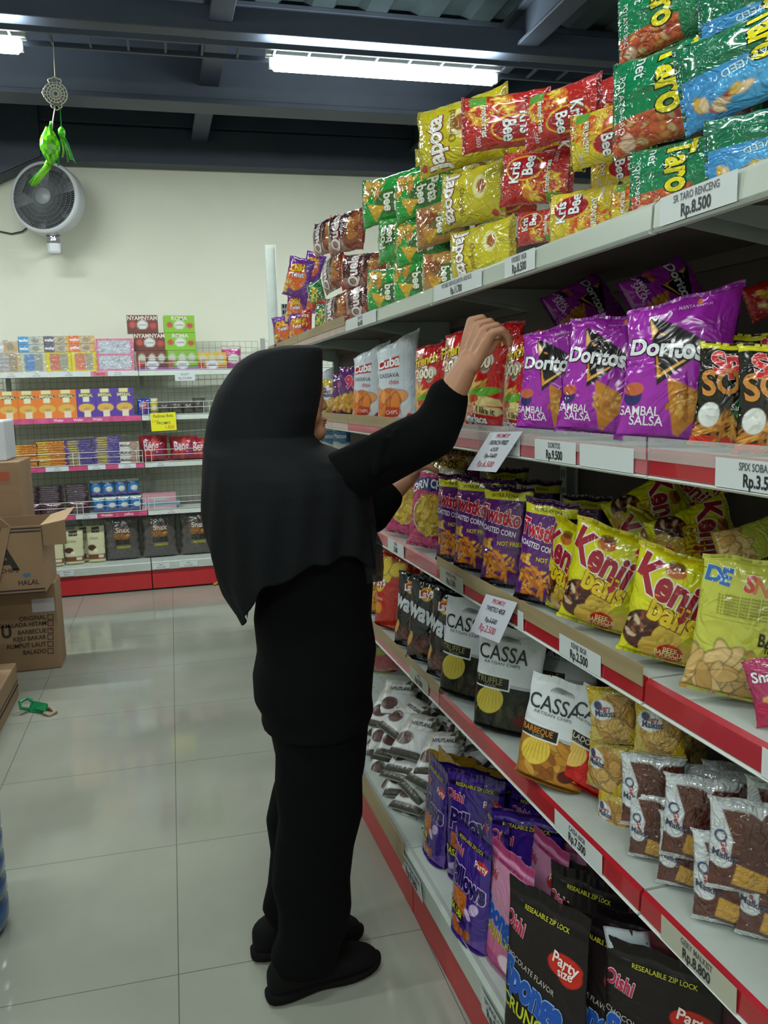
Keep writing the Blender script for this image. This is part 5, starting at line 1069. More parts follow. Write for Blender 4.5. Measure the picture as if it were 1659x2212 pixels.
x, z = P4(110, 1358); MB().lathe([(0, 0), (.009, 0)], 10, M=Matrix.Translation((x, yf-.002, z)) @ Matrix.Rotation(math.pi/2, 4, 'X')).build('red_mark', mat('red_marker', '#8c2c24', .6), g)
x, z = P4(14, 1367); vs, fs = text_mesh('U', .06); MB().add([(x+a*.05, yf-.001, z+b*.06) for a, b in vs], fs).build('printed_letter', INK, g)
# open carton above it
z0 = zt; xr2 = on(4.2, 97, 1250)[0]; z1 = on(4.2, 97, 1134)[1]
g = carton(xr2-.46, 4.2, xr2, 4.6, z0+.001, z1, 'open brown carton with black stripes and large letters, on top of the list carton', True)
cx, cy = xr2-.23, 4.4; yf = -.2
def P5(u, v, Y=4.2): x, z = on(Y, u, v); return x-cx, z-z0
mb = MB(); x, z = P5(22, 1212); vs, fs = text_mesh('CASSA', .06); w_ = max(a for a, b in vs); x2 = P5(42, 1212)[0]
mb.add([(x2+(a-w_)*.105, yf-.001, z+b*.1) for a, b in vs], fs)
x, z = P5(62, 1259); vs, fs = text_mesh('HALAL', .02); mb.add([(x+a*.022, yf-.001, z+b*.024) for a, b in vs], fs)
x, z = P5(20, 1234); vs, fs = text_mesh('CHIPS', .02); mb.add([(x+a*.022, yf-.001, z+b*.02) for a, b in vs], fs)
for v in (1142, 1149, 1275, 1282): z = P5(50, v)[1]; mb.box((-.23, yf-.0012, z-.004), (.228, yf+.001, z+.003))
mb.build('printed_letters', INK, g)
x, z = P5(58, 1243); MB().lathe([(0, 0), (.018, 0)], 12, M=Matrix.Translation((x, yf-.001, z)) @ Matrix.Rotation(math.pi/2, 4, 'X') @ Matrix.Diagonal((1, .6, 1, 1))).build('blue_mark', mat('blue_ink', '#3a6a88', .6), g)
hz = z1-z0
flap(g, [(.23, -.2, hz), (.23, .2, hz), (.34, .22, hz+.03), (.34, -.2, hz+.02)]); flap(g, [(.235, -.2, hz), (.34, -.2, hz+.02), (.34, -.19, hz-.1), (.235, -.19, hz-.1)], CARD)
flap(g, [(-.23, -.2, hz), (.1, -.2, hz), (.04, -.31, hz+.1), (-.25, -.31, hz+.09)]); flap(g, [(.06, -.203, hz), (.1, -.203, hz), (.03, -.215, hz-.26), (-.02, -.215, hz-.26)], CARD)
o = MB().box((-.2, -.16, .01), (.0, .16, hz-.03)).build('red_snack_wrap', REDP); o.location = (cx, cy, z0); tag(o, 'dark red wrapped goods inside the open carton', 'snack wrap')
# carton standing at the back of the open one
xr3, z3 = on(4.64, 50, 1100); z4 = on(4.64, 50, 996)[1]
g = carton(xr3-.42, 4.64, xr3, 5.0, z3*0+.0, z4, 'tall brown carton with a red mark behind the open carton')
cx = xr3-.21; x, z = on(4.64, 6, 1030); MB().box((x-cx-.05, -.1815, z-.02), (x-cx+.03, -.1795, z+.025)).build('red_print', mat('red_carton_ink', '#a04a34', .7), g)
o = MB().box((0, 0, 0), (.34, .3, .21)).build('white_box', mat('white_plastic', '#c3c9cf', .4), bevel=.01); o.location = (on(4.68, 13, 980)[0]-.34, 4.68, z4+.001); tag(o, 'white box at the left edge on the tall carton', 'box')
# near stack by the left edge
a = on_z(38, 1500, 0); b = on_z(0, 1625, 0)
g = carton(-1.3, 3.3, float(a[0])+.01, 4.05, 0, .16, 'low brown carton on the floor at the left edge, dark stripe on its side')
hx_ = (float(a[0])+.01+1.3)/2; MB().box((hx_-.001, -.37, .05), (hx_+.0012, .37, .062)).build('printed_stripe', INK, g); MB().box((hx_-.001, -.37, .075), (hx_+.0012, .37, .08)).build('printed_stripe', INK, g)
g = carton(-1.3, 3.35, float(a[0])-.06, 3.95, .161, .62, 'faded carton with pink print on the low carton at the left edge')
hx_ = (float(a[0])-.06+1.3)/2
MB().box((hx_-.001, -.25, .05), (hx_+.0012, .2, .15)).build('pink_print', mat('pink_print', '#9a4a6a', .7, noise=.3, nscale=9), g); MB().box((hx_-.001, -.2, .2), (hx_+.0012, .1, .3)).build('pink_print', MAT['pink_print'], g)
# water jug cut by the left edge
j = empty('water_jug', (-.615, 2.19, 0), 0, 'blue ribbed plastic water jug on the floor, cut by the left edge', 'water jug')
JUG = mat('blue_jug_plastic', '#1c5c96', .2, coat=.5, trans=.25)
pr_ = [(0, 0), (.11, 0), (.128, .02)]
for k in range(5): z = .04+k*.06; pr_ += [(.132, z), (.132, z+.035), (.122, z+.045), (.122, z+.052)]
pr_ += [(.13, .35), (.10, .41), (.035, .44), (.03, .49), (0, .49)]
MB().lathe(pr_, 40).build('bottle', JUG, j, smooth=True); MB().lathe([(.033, .465), (.036, .47), (.036, .5), (0, .503)], 24).build('cap', mat('blue_cap', '#2f7fc0', .4), j, smooth=True)
# scraps on the floor
def scrap(name, pts, m, label, cat, th=.004):
    me = MB()
    for a, b in pts: me.tube([on_z(u, v, zz) for u, v, zz in a], b, 6)
    o = me.build(name, m, smooth=True); return tag(o, label, cat)
gp = mat('green_packing_strap', '#0f7d4a', .35, coat=.3); c0 = on_z(80, 1530, 0)
o = MB()
for k in range(3): o.add([on_z(62+k*6, 1537-k*3, .004+k*.006), on_z(98, 1541-k*2, .006+k*.006), on_z(103, 1522-k, .035+k*.004), on_z(66+k*3, 1514, .03+k*.006)], [(0, 1, 2, 3)])
o.tube([on_z(62, 1532, .012), on_z(45, 1530, .03), on_z(43, 1517, .05), on_z(58, 1508, .055), on_z(70, 1514, .04)], .008, 8)
o = o.build('crumpled_wrapper', gp); s_ = o.modifiers.new('thick', 'SOLIDIFY'); s_.thickness = .003; tag(o, 'green crumpled wrapper lying on the floor tiles beside the cartons', 'wrapper')
scrap('paper_scrap', [([(98, 1528, .01), (112, 1530, .012), (120, 1538, .008), (108, 1545, .006), (96, 1540, .01)], .009)], mat('tan_paper', '#9a8a74', .7), 'tan paper scrap beside the green wrapper on the floor', 'paper scrap')
scrap('paper_scrap', [([(462, 1263, .008), (470, 1259, .014), (480, 1262, .008)], .012)], mat('orange_scrap', '#a8713f', .7), 'small orange brown scrap on the floor before the back shelf', 'paper scrap')

# ------------------------------------------------------------------ wall fan
fc = on_y(103, 430, 6.28); ft = Matrix.Translation(Vector(fc)) @ Matrix.Rotation(-24*D2R, 4, 'Z') @ Matrix.Rotation(8*D2R, 4, 'X')
fan = empty('wall_fan', tuple(map(float, fc)), 0, 'round white wall fan with dark grille high on the cream wall', 'fan')
FR = Matrix.Rotation(-20*D2R, 4, 'Z') @ Matrix.Rotation(math.pi/2-.1, 4, 'X')   # lathe axis towards the room
fw = mat('white_fan_plastic', '#c9ced2', .35); fg = mat('grey_fan_grille', '#74797d', .5)
MB().lathe([(.215, .05), (.232, .055), (.24, .02), (.238, -.06), (.2, -.12), (.1, -.15), (0, -.155), (0, -.148), (.095, -.143), (.195, -.11), (.226, -.055), (.226, .02), (.215, .05)], 56, M=FR).build('housing', fw, fan, smooth=True)
mb = MB()
for r in (.07, .1, .13, .16, .19, .214): mb.tube([FR @ Vector((r*math.cos(q*math.pi/24), r*math.sin(q*math.pi/24), .05+.02*(1-r/.22))) for q in range(49)], .0016, 4)
for k in range(96):
    q = k*math.pi/48; mb.tube([FR @ Vector((r*math.cos(q+(r-.05)*2.2), r*math.sin(q+(r-.05)*2.2), .05+.02*(1-r/.22))) for r in (.05, .09, .13, .17, .218)], .0019, 4)
mb.build('grille', fg, fan, smooth=True)
MB().lathe([(0, .078), (.05, .074), (.056, .066), (.056, .05), (0, .05)], 32, M=FR).build('hub_cap', mat('grey_hub', '#8c9296', .4), fan, smooth=True)
for k in range(5):
    mb = MB(); R = FR @ Matrix.Rotation(k*2*math.pi/5, 4, 'Z'); mb.add([R @ Vector(p) for p in ((.03, -.03, .0), (.19, -.07, .02), (.2, .06, -.03), (.03, .03, -.02))], [(0, 1, 2, 3)]); b_ = mb.build('blade', mat('dark_fan_blade', '#2c3034', .5), fan); s_ = b_.modifiers.new('t', 'SOLIDIFY'); s_.thickness = .003
wy = float(BY-fc[1])
MB().box((-.035, .12, -.06), (.035, wy-.001, .0)).build('wall_bracket', fw, fan, bevel=.01)
MB().box((-.03, -.0, -.36), (.06, .05, -.23)).build('control_box', fw, fan, bevel=.02)
cb = MB().box((-.028, -.004, -.285), (.058, .001, -.232)).build('display', mat('dark_display', '#14202c', .2), fan)
vs, fs = text_mesh('26', .03); MB().add([(.015+a*.026, -.0055, -.258+b*.028) for a, b in vs], fs).build('lit_digits', mat('lit_digits', '#dfe8ff', .4, emit=1.2), cb)
MB().box((.0, .05, -.3), (.03, .34, -.28)).build('wall_arm', fw, fan)
mb = MB(); pts = [(.0, .15, -.03)]+[tuple(np.array(on_y(u, v, 6.6))-fc) for u, v in ((70, 483), (48, 500), (25, 505), (0, 500), (-40, 480))]; mb.tube(pts, .005, 6); mb.build('power_cord', BLACK, fan, smooth=True)

# ------------------------------------------------------------------ hanging ornament
oy = 4.47; tp = on_y(117, 96, oy); o0 = on_y(120, 205, oy)
orn = empty('hanging_ornament', tuple(map(float, tp)), 0, 'white cut paper lantern shape hanging on a string under the front beam', 'ornament')
def rel(u, v, y=oy): return tuple(np.array(on_y(u, v, y))-tp)
wp = mat('white_cut_board', '#c8c6b4', .6); MB().tube([rel(115, 92), rel(117, 130), rel(119, 172)], .0022, 6).build('string', mat('cream_string', '#a8a48a', .7), orn)
mb = MB(); c = Vector(rel(120, 202)); px_ = depth_of(o0)/FPX
def ring(r, rr, cx=0, cz=0, n=32): mb.tube([c+Vector((cx+r*math.cos(q*2*math.pi/n), 0, cz+r*math.sin(q*2*math.pi/n))) for q in range(n+1)], rr, 5)
for r in (.052, .04, .026, .012): ring(r, .003)
for k in range(16): q = k*math.pi/8; mb.tube([c+Vector((.012*math.cos(q), 0, .012*math.sin(q))), c+Vector((.05*math.cos(q+.2), 0, .05*math.sin(q+.2)))], .0022, 5)
for k in range(8): q = k*math.pi/4+.39; ring(.008, .0018, .033*math.cos(q), .033*math.sin(q), 12)
for cx_, cz_, r in ((0, .062, .012), (-.02, .058, .009), (.02, .058, .009), (0, -.062, .012), (-.016, -.056, .008), (.016, -.056, .008)): ring(r, .003, cx_, cz_, 14)
mb.tube([c+Vector((-.06, 0, 0)), c+Vector((-.052, 0, .02)), c+Vector((-.052, 0, -.02)), c+Vector((-.06, 0, 0))], .003, 5)
mb.build('filigree_disc', wp, orn); MB().tube([rel(119, 232), rel(114, 262), rel(112, 285)], .003, 5).build('white_ribbon', wp, orn)
ket = empty('ribbon_ornament', tuple(map(float, on_y(108, 285, oy))), 0, 'bright green woven ribbon diamond hanging below the white lantern shape', 'ornament', None); kp = np.array(on_y(108, 285, oy))
gr = mat('bright_green_ribbon', '#3fae10', .25, coat=.5, noise=.35, nscale=24); gl = mat('lime_ribbon', '#7ccf1c', .25, coat=.5); gd = mat('deep_green_ribbon', '#158a3c', .25, coat=.4)
def krel(u, v, y=oy): return Vector(tuple(np.array(on_y(u, v, y))-kp))
kc = krel(108, 315); vs = []; n_ = 14
mb = MB()
for j in range(9):
    t_ = j/8; z = .085*(1-2*t_); r = .045*(math.sin(math.pi*min(.97, max(.05, t_)))**.8)+.002; vs += [(kc.x+r*math.cos(2*math.pi*k/n_), kc.y+.6*r*math.sin(2*math.pi*k/n_), kc.z+z+(.004 if k % 2 else -.004)) for k in range(n_)]
fs = [(j*n_+k, j*n_+(k+1) % n_, (j+1)*n_+(k+1) % n_, (j+1)*n_+k) for j in range(8) for k in range(n_)]; mb.v = [tuple(v) for v in vs]; mb.f = fs; mb.m = [(i+i//n_) % 2 for i in range(len(fs))]
mb.build('woven_diamond', [gr, gl], ket, smooth=False)
def ribbon(pts, w, m, name='ribbon', par=ket):
    mb = MB(); n = len(pts); vs = []
    for i, p in enumerate(pts): p = Vector(p); a = i*.5; o_ = Vector((w/2*math.cos(a*.6), w/2*math.sin(a*.6), .0)); vs += [p-o_, p+o_]
    mb.add(vs, [(2*i, 2*i+1, 2*i+3, 2*i+2) for i in range(n-1)]); o = mb.build(name, m, par, smooth=True); s = o.modifiers.new('t', 'SOLIDIFY'); s.thickness = .0012; return o
ribbon([krel(112, 262), krel(110, 272), krel(107, 285), krel(110, 290)], .018, gr)
ribbon([krel(108, 345), krel(100, 365), krel(88, 380), krel(72, 402)], .035, gl); ribbon([krel(108, 345), krel(98, 360), krel(82, 378), krel(64, 396)], .022, gr)
MB().tube([krel(130, 236), krel(132, 268), krel(132, 275)], .0025, 5).build('bead_string', gd, ket)
mb = MB(); q_ = krel(133, 285); mb.lathe([(0, .03), (.017, .01), (.018, -.01), (.006, -.03), (0, -.03)], 10, M=Matrix.Translation(q_)); mb.build('small_knot', gr, ket, smooth=True)
for k, (a, b, e, m) in enumerate(((138, 300, 340, gl), (127, 305, 358, gd), (146, 300, 350, gr), (150, 300, 345, gl), (158, 325, 352, gd))): ribbon([krel(133+k, 292), krel((133+a)/2, 310), krel(a, (b+e)/2+5), krel(a-3+k*2, e)], .011, m)
hk = float(on_y(1215, 168, 4.4)[0]); 

# ------------------------------------------------------------------ the woman
def remesh(mb, name, m, parent, vox, smooth=6, factor=.5):
    o = mb.build(name+'_raw', m); r = o.modifiers.new('r', 'REMESH'); r.mode = 'VOXEL'; r.voxel_size = vox
    s = o.modifiers.new('s', 'SMOOTH'); s.iterations = smooth; s.factor = factor
    dg = bpy.context.evaluated_depsgraph_get(); dg.update(); me = bpy.data.meshes.new_from_object(o.evaluated_get(dg))
    bpy.data.objects.remove(o); me.name = name; me.polygons.foreach_set('use_smooth', [True]*len(me.polygons))
    n = bpy.data.objects.new(name, me); link(n, parent); return n
def sph(mb, c, r, n=14):
    r = (r, r, r) if not isinstance(r, (tuple, list)) else r; c = Vector(c); m = n//2+1
    vs = [(c.x, c.y, c.z+r[2])]+[(c.x+r[0]*math.sin(math.pi*j/m)*math.cos(2*math.pi*k/n), c.y+r[1]*math.sin(math.pi*j/m)*math.sin(2*math.pi*k/n), c.z+r[2]*math.cos(math.pi*j/m)) for j in range(1, m) for k in range(n)]+[(c.x, c.y, c.z-r[2])]
    fs = [(0, 1+k, 1+(k+1) % n) for k in range(n)]+[(1+j*n+k, 1+(j+1)*n+k, 1+(j+1)*n+(k+1) % n, 1+j*n+(k+1) % n) for j in range(m-2) for k in range(n)]
    L = len(vs)-1; fs += [(L, 1+(m-2)*n+(k+1) % n, 1+(m-2)*n+k) for k in range(n)]; mb.add(vs, fs)
def limb(mb, pts, rs, n=16):
    P_ = [Vector(p) for p in pts]; Q = []; R = []
    for i in range(len(P_)-1):
        for k in range(4): t = k/4; Q.append(P_[i].lerp(P_[i+1], t)); R.append(rs[i]*(1-t)+rs[i+1]*t)
    Q.append(P_[-1]); R.append(rs[-1]); mb.tube(Q, R, n)
    for p, r in zip(P_, rs): sph(mb, p, r*.995, n)
def loft(mb, rings, n=40, closed_top=True, closed_bot=True):
    """rings = (cx, cy, z, rx, ry, power)"""
    vs = []
    for cx, cy, z, rx, ry, pw in rings:
        for k in range(n):
            q = 2*math.pi*k/n; c, s = math.cos(q), math.sin(q)
            vs.append((cx+rx*math.copysign(abs(c)**pw, c), cy+ry*math.copysign(abs(s)**pw, s), z))
    m = len(rings); fs = [(i*n+k, i*n+(k+1) % n, (i+1)*n+(k+1) % n, (i+1)*n+k) for i in range(m-1) for k in range(n)]
    if closed_top: fs.append(tuple(range(n)))
    if closed_bot: fs.append(tuple((m-1)*n+k for k in range(n))[::-1])
    mb.add(vs, fs)
YC = 1.82
def sil(rows, yc=YC):
    """(v, uL, uR, half depth) rows read off the photo at distance yc"""
    out = []
    for v, a, b, ry, *y in rows:
        y_ = y[0] if y else yc; p, q = on_y(a, v, y_), on_y(b, v, y_); out.append(((p[0]+q[0])/2, y_, (p[2]+q[2])/2, (q[0]-p[0])/2, ry, 1.0))
    return out
woman = empty('person', (float(on_y(660, 1500, YC)[0]), YC, 0), 0, 'person in black hijab and black clothes, standing and reaching for a red bag', 'person')
SKIN = mat('skin', '#a5765a', .5, noise=.05, nscale=30); CLOTH = mat('black_cloth', '#030405', .9, spec=.12, bump=.25, bscale=260)
HIJ = mat('black_chiffon', '#0a0d11', .8, spec=.2, bump=.2, bscale=300); SHOE = mat('black_shoe', '#030404', .8, spec=.2, bump=.2, bscale=200); SOLE = mat('black_rubber_sole', '#030303', .85, spec=.2)
woff = Vector(woman.location)
def V3(p): return Vector((float(p[0]), float(p[1]), float(p[2])))
def W_(u, v, y): return V3(on_y(u, v, y))
# joints
hip_n, hip_f = W_(672, 1530, 1.755), W_(672, 1530, 1.895)
kn_n, kn_f = W_(672, 1780, 1.75), W_(668, 1775, 1.895)
an_n, an_f = W_(628, 2075, 1.74), W_(618, 2010, 1.89)
an_n = Vector((.205, 1.748, .075)); an_f = Vector((.185, 1.888, .075))
sh_n, sh_f = W_(668, 1055, 1.705), W_(660, 1045, 1.935)
el_n = W_(930, 932, 1.625); wr_n = W_(1013, 782, 1.60)
el_f = W_(800, 1105, 1.99); wr_f = W_(888, 1022, 2.0)
body = MB()
# head: skull, face, jaw, nose, lips, ears
hc = W_(612, 845, YC); sph(body, hc, (.088, .072, .095), 24); sph(body, W_(655, 880, YC), (.04, .052, .07), 20); sph(body, W_(676, 868, YC), (.02, .046, .04), 16)
limb(body, [W_(640, 925, YC), W_(684, 932, YC)], [.045, .022]); sph(body, W_(688, 932, YC), .0165)     # jaw and chin
limb(body, [W_(690, 858, YC), W_(699, 877, YC)], [.0075, .0095], 10); sph(body, W_(698, 879, YC), (.0095, .010, .008), 12)
for s in (-1, 1): sph(body, W_(694, 882, YC+s*.011), (.008, .0065, .006), 10)
sph(body, W_(694, 904, YC), (.011, .021, .0065), 12); sph(body, W_(692, 914, YC), (.0115, .019, .0075), 12)
for s in (-1, 1): sph(body, W_(672, 895, YC+s*.032), (.02, .018, .026), 12)      # cheeks
for s in (-1, 1): sph(body, W_(606, 880, YC+s*.072), (.018, .008, .03), 12)      # ears
limb(body, [W_(618, 930, YC), W_(632, 1010, YC)], [.052, .055])
limb(body, [W_(640, 1030, YC), W_(660, 1200, YC), W_(668, 1400, YC), W_(672, 1520, YC)], [.09, .095, .09, .09])
limb(body, [sh_n+Vector((0, .03, 0)), sh_f-Vector((0, .03, 0))], [.05, .05])
for h_, k_, a_ in ((hip_n, kn_n, an_n), (hip_f, kn_f, an_f)): limb(body, [h_, k_, a_], [.07, .042, .027])
for a_, d_ in ((an_n, Vector((.15, .04, -.043))), (an_f, Vector((.15, .01, -.043)))): limb(body, [a_-Vector((.02, 0, .04)), a_+d_], [.028, .019])
limb(body, [sh_n, W_(790, 1010, 1.69), W_(880, 962, 1.645), el_n, el_n.lerp(wr_n, .25), el_n.lerp(wr_n, .6), wr_n], [.036, .035, .034, .033, .034, .03, .0225]); limb(body, [sh_f, W_(760, 1090, 1.98), el_f, el_f.lerp(wr_f, .3), wr_f], [.036, .034, .033, .033, .0235])
def hand(wr_, kn, up, spread, fing, thumb):
    """wr_ wrist; kn centre of the knuckles; spread index-to-little vector; fing per finger list of joints; thumb joints"""
    a = kn-wr_
    for k in range(4):
        t = (k-1.5)/1.5; kk = kn+spread*t*.5; base = wr_+spread*t*.28
        limb(body, [base, base.lerp(kk, .6), kk], [.0125, .0118, .0098], 10)
        ps = [kk]+[kk+f*[.92, 1.0, .96, .8][k] for f in fing(k)]; limb(body, ps, [.0095, .0086, .0078, .0066][:len(ps)], 10)
    limb(body, thumb, [.0125, .0105, .0088, .0072], 10)
kn = W_(1040, 706, 1.585); spread = W_(1064, 722, 1.545)-W_(1018, 696, 1.615)
def fr(k): return [Vector((.024, -.004, .006)), Vector((.040, -.002, -.010)), Vector((.045, .0, -.028))]
th0 = wr_n.lerp(kn, .25)+spread*.25
hand(wr_n, kn, None, spread, fr, [th0, th0+Vector((.02, -.012, .012)), th0+Vector((.036, -.01, .03)), th0+Vector((.046, -.002, .042))])
kf = W_(922, 975, 2.0); sf = Vector((.01, .07, .0))
def ff(k): return [Vector((.026, 0, .006)), Vector((.044, 0, -.006)), Vector((.052, 0, -.022))]
tf = wr_f.lerp(kf, .3)-sf*.3
hand(wr_f, kf, None, sf, ff, [tf, tf+Vector((.02, -.012, .004)), tf+Vector((.036, -.012, -.004)), tf+Vector((.048, -.008, -.012))])
def shift(o): o.location = -woff; return o
bo = shift(remesh(body, 'body', SKIN, woman, .0032, 4))
for s in (-1, 1):
    e = MB(); sph(e, W_(681, 866, YC+s*.026), .0105, 12); e = shift(e.build('eye', mat('eye_white', '#b9b3a8', .25), woman, smooth=True))
    i_ = MB(); sph(i_, W_(688, 867, YC+s*.027), (.0045, .0055, .0055), 10); i_.build('iris', mat('dark_iris', '#1c120c', .2), e, smooth=True)
l_ = MB(); sph(l_, W_(697, 906, YC), (.0095, .019, .0045), 12); sph(l_, W_(695.5, 912.5, YC), (.010, .017, .005), 12); shift(l_.build('lips', mat('lips', '#9a5a54', .45), woman, smooth=True))
# trousers
def wob(rings, amp, k, seed):
    r = random.Random(seed); out = []
    for i, (cx, cy, z, rx, ry, pw) in enumerate(rings): out.append((cx+amp*.5*math.sin(k*i+seed), cy, z, rx*(1+r.uniform(-amp, amp)), ry*(1+r.uniform(-amp, amp)), pw))
    return out
tr_ = MB()
loft(tr_, [q[:5]+(.9,) for q in sil([(1440, 560, 795, .14), (1500, 562, 796, .145), (1560, 582, 790, .142), (1610, 592, 786, .14), (1650, 602, 782, .135)])])
loft(tr_, wob([q[:5]+(.9,) for q in sil([(1560, 592, 788, .07, 1.755), (1640, 604, 786, .075, 1.755), (1690, 592, 780, .073, 1.752), (1760, 590, 775, .072, 1.75), (1830, 594, 768, .07, 1.75), (1900, 596, 762, .068, 1.748), (1960, 596, 752, .066, 1.746), (2010, 594, 744, .064, 1.745), (2052, 592, 739, .064, 1.745), (2078, 590, 737, .064, 1.745)])], .02, 1.7, 3), n=36)
loft(tr_, wob([q[:5]+(.9,) for q in sil([(1560, 592, 780, .068, 1.89), (1640, 600, 770, .072, 1.89), (1700, 586, 765, .07, 1.89), (1760, 581, 758, .07, 1.89), (1830, 579, 752, .068, 1.89), (1900, 577, 745, .067, 1.89), (1950, 574, 736, .065, 1.89), (1978, 575, 732, .064, 1.89), (2000, 580, 730, .062, 1.89), (2025, 584, 728, .06, 1.89)])], .02, 2.1, 5), n=36)
shift(remesh(tr_, 'trousers', CLOTH, woman, .006, 5))
# tunic with sleeves
tn = MB()
loft(tn, wob([q[:5]+(.95,) for q in sil([(985, 590, 680, .09), (1015, 560, 740, .15), (1060, 548, 770, .165), (1120, 548, 782, .165), (1200, 553, 792, .155), (1260, 556, 800, .15), (1330, 552, 803, .148), (1400, 549, 804, .15), (1450, 549, 803, .153), (1500, 552, 800, .155), (1530, 560, 797, .155), (1556, 570, 794, .153)])], .012, 2.3, 4), n=48)
limb(tn, [sh_n+Vector((.03, .01, .0)), W_(790, 1010, 1.69), W_(880, 962, 1.645), el_n+Vector((.004, 0, -.004)), W_(958, 892, 1.622), W_(966, 862, 1.62)], [.06, .057, .055, .052, .046, .043], 20)
for k in range(2, 7): u_, v_ = 770+k*27, 1010-k*15; limb(tn, [W_(u_-14, v_+42-k*2, 1.612), W_(u_+6, v_-36+k*1.5, 1.612)], [.012, .009], 8)
limb(tn, [sh_f+Vector((.02, -.01, -.01)), W_(760, 1090, 1.98), el_f+Vector((0, 0, -.004)), W_(822, 1085, 1.992), W_(832, 1075, 1.994)], [.06, .056, .052, .047, .044], 20)
shift(remesh(tn, 'tunic', CLOTH, woman, .005, 5))
# hijab: crown, hanging cape with a back tip and a front tip
def hij():
    rows = [(747, 606, 686, .03), (748.5, 592, 693, .05), (752, 572, 695, .064), (762, 543, 695, .08), (782, 512, 695, .088), (810, 490, 695, .094), (845, 468, 694, .098), (880, 455, 689, .1), (915, 446, 684, .102), (945, 441, 679, .105), (960, 438, 690, .12), (975, 437, 730, .155), (995, 436, 760, .18), (1020, 435, 776, .197), (1050, 434, 784, .203), (1090, 436, 790, .203), (1130, 441, 795, .2), (1180, 451, 798, .195), (1230, 466, 800, .188), (1280, 488, 800, .18), (1345, 528, 800, .17)]
    R_ = sil(rows); zs = [r[2] for r in R_]; n, m = 120, 90; vs = []
    zb_, zf_, zsd = W_(533, 1338, YC).z, W_(805, 1225, YC).z, W_(660, 1180, YC).z
    zmid = W_(555, 1232, YC).z
    for j in range(m):
        for k in range(n):
            q = 2*math.pi*k/n; c, s = math.cos(q), math.sin(q)
            bk = max(0, min(1, (-c-.42)/.58))**1.15; b2 = max(0, min(1, (-c+.1)/.5)); fr_ = max(0, c)**4
            hem = zsd+(zmid-zsd)*b2*(1-bk)+(zb_-zsd)*bk+(zf_-zsd)*fr_+.006*math.sin(5*q)
            t = j/(m-1); z = zs[0]+(hem-zs[0])*t**.9
            i = 0
            while i < len(zs)-2 and z < zs[i+1]: i += 1
            f = (z-zs[i])/(zs[i+1]-zs[i]); a, b = R_[i], R_[i+1]; cx, rx, ry = (a[x]*(1-f)+b[x]*f for x in (0, 3, 4))
            drop = max(0, min(1, (zs[10]-z)/.25)); fold = 1+drop*(.03*math.sin(9*q+z*14)+.022*math.sin(17*q-z*20))+.006*math.sin(6*q+z*30)
            dr2 = max(0, min(1, (zs[10]-z)/.06)); hood = max(0, min(1, (z-zs[9])/.05)); pw = 1-.35*hood*(c > 0)
            cc = math.copysign(abs(c)**pw, c)
            # the hood's front is open around the face
            vs.append((cx+rx*cc*(fold if c < 0 or drop > .3 else 1), YC+ry*math.copysign(abs(s)**(1-.38*dr2*(c > 0)), s)*fold, z+.004*drop*math.sin(11*q)))
    fs = [(j*n+k, j*n+(k+1) % n, (j+1)*n+(k+1) % n, (j+1)*n+k) for j in range(m-1) for k in range(n)]
    # leave the face opening free
    zf0, zf1 = W_(690, 852, YC).z, W_(690, 946, YC).z
    keep = []
    for f in fs:
        p = [vs[i] for i in f]; mz = sum(x[2] for x in p)/4; my = sum(x[1] for x in p)/4-YC; mx = sum(x[0] for x in p)/4
        w_ = .048*math.sqrt(max(0, 1-((mz-(zf0+zf1)/2)/((zf0-zf1)/2+.004))**2))
        if zf1-.004 < mz < zf0+.004 and abs(my) < w_ and mx > R_[6][0]: continue
        keep.append(f)
    keep.append(tuple(range(n)))
    o = MB().add(vs, keep).build('hijab', HIJ, woman, smooth=True); s = o.modifiers.new('t', 'SOLIDIFY'); s.thickness = .0025; s.offset = -1
    return shift(o)
hij()
# thin front end of the scarf
mb = MB(); pl = [(770, 1080), (800, 1120), (826, 1175), (829, 1225), (826, 1255), (808, 1257), (793, 1262), (785, 1215), (776, 1165), (765, 1120)]
n = len(pl); mb.add([W_(u, v, 1.70+.004*math.sin(i*2.2)) for i, (u, v) in enumerate(pl)]+[W_(792, 1180, 1.693)], [(i, (i+1) % n, n) for i in range(n)])
o = shift(mb.build('sheer_scarf_end', mat('sheer_black_chiffon', '#0c0f12', .7, alpha=.78), woman, smooth=True)); s = o.modifiers.new('t', 'SOLIDIFY'); s.thickness = .001
mb = MB(); pl = [(534, 1338), (528, 1300), (522, 1270), (528, 1245), (540, 1240), (550, 1246), (545, 1270), (540, 1300)]; n = len(pl)
mb.add([W_(u, v, 1.80) for u, v in pl]+[W_(538, 1270, 1.795)], [(i, (i+1) % n, n) for i in range(n)]); o = shift(mb.build('sheer_scarf_tip', MAT['sheer_black_chiffon'], woman, smooth=True)); s = o.modifiers.new('t', 'SOLIDIFY'); s.thickness = .001
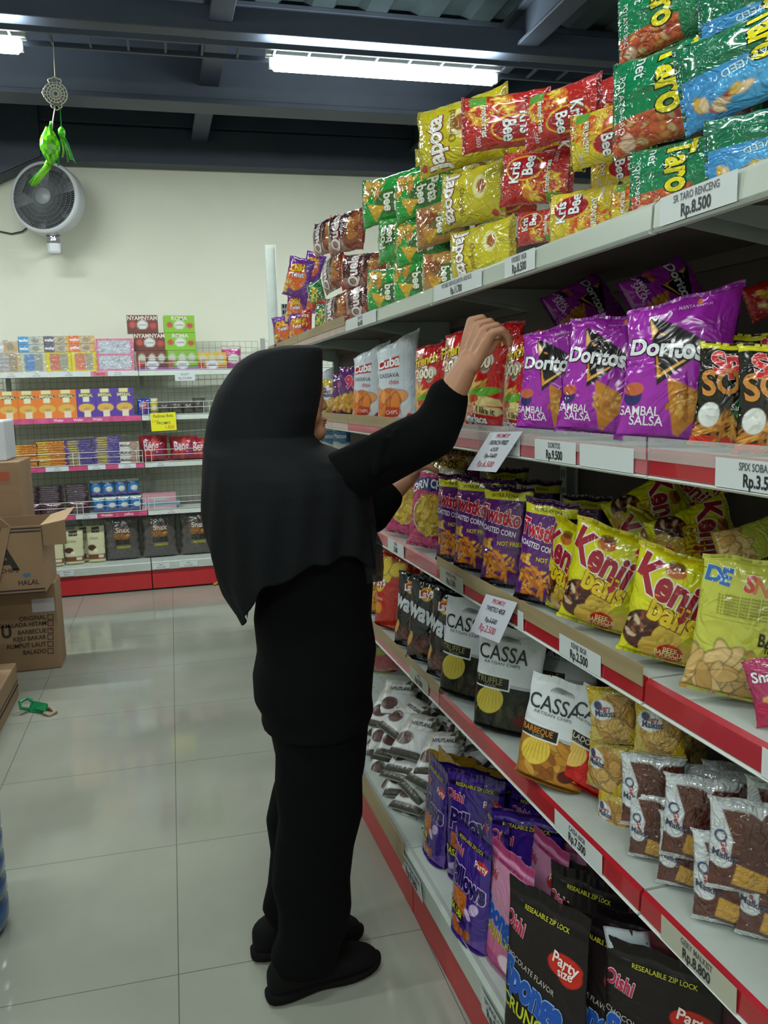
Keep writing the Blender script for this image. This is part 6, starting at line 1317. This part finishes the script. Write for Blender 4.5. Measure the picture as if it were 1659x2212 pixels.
# shoes
def shoe(heel, toe, par):
    h, t = Vector((heel[0], heel[1], 0)), Vector((toe[0], toe[1], 0)); L = (t-h).length; a = (t-h).normalized(); b = Vector((-a.y, a.x, 0))
    R = Matrix((a, b, Vector((0, 0, 1)))).transposed().to_4x4(); R.translation = h
    def ring(x, w, z0, z1, off=0, n=20):
        return [R @ Vector((x, off+w*math.cos(q), (z0+z1)/2+(z1-z0)/2*(math.copysign(abs(math.sin(q))**.7, math.sin(q))))) for q in (2*math.pi*k/n for k in range(n))]
    st = [(.0, .012, .03, .07), (.006, .026, .016, .085), (.03, .034, .012, .105), (.07, .036, .012, .11), (.11, .036, .014, .1), (.15, .042, .012, .075), (.2, .046, .012, .064), (.235, .040, .014, .056), (.255, .026, .018, .044), (.262, .01, .022, .034)]
    k = L/.262; rs = [ring(x*k, w, z0, z1) for x, w, z0, z1 in st]; mb = MB(); n = 20; vs = [p for r in rs for p in r]
    mb.add(vs, [(i*n+q, i*n+(q+1) % n, (i+1)*n+(q+1) % n, (i+1)*n+q) for i in range(len(rs)-1) for q in range(n)]+[tuple(range(n)), tuple((len(rs)-1)*n+q for q in range(n))])
    o = shift(mb.build('shoe', SHOE, par, smooth=True)); o['label'] = 'black knitted sneaker'; su = o.modifiers.new('s', 'SUBSURF'); su.levels = su.render_levels = 1
    st = [(-.006, .012, .008, .03), (.0, .028, .0, .034), (.04, .038, .0, .034), (.09, .034, .004, .028), (.12, .034, .005, .026), (.16, .046, .0, .024), (.21, .049, .0, .024), (.245, .040, .004, .026), (.264, .022, .01, .03), (.27, .006, .016, .03)]
    rs = [ring(x*k, w, z0, z1) for x, w, z0, z1 in st]; vs = [p for r in rs for p in r]; mb = MB()
    mb.add(vs, [(i*n+q, i*n+(q+1) % n, (i+1)*n+(q+1) % n, (i+1)*n+q) for i in range(len(rs)-1) for q in range(n)]+[tuple(range(n)), tuple((len(rs)-1)*n+q for q in range(n))])
    so = mb.build('sole', SOLE, o, smooth=True); su = so.modifiers.new('s', 'SUBSURF'); su.levels = su.render_levels = 1; return o
shoe((.135, 1.725), (.40, 1.79), woman); shoe((.115, 1.885), (.385, 1.90), woman)
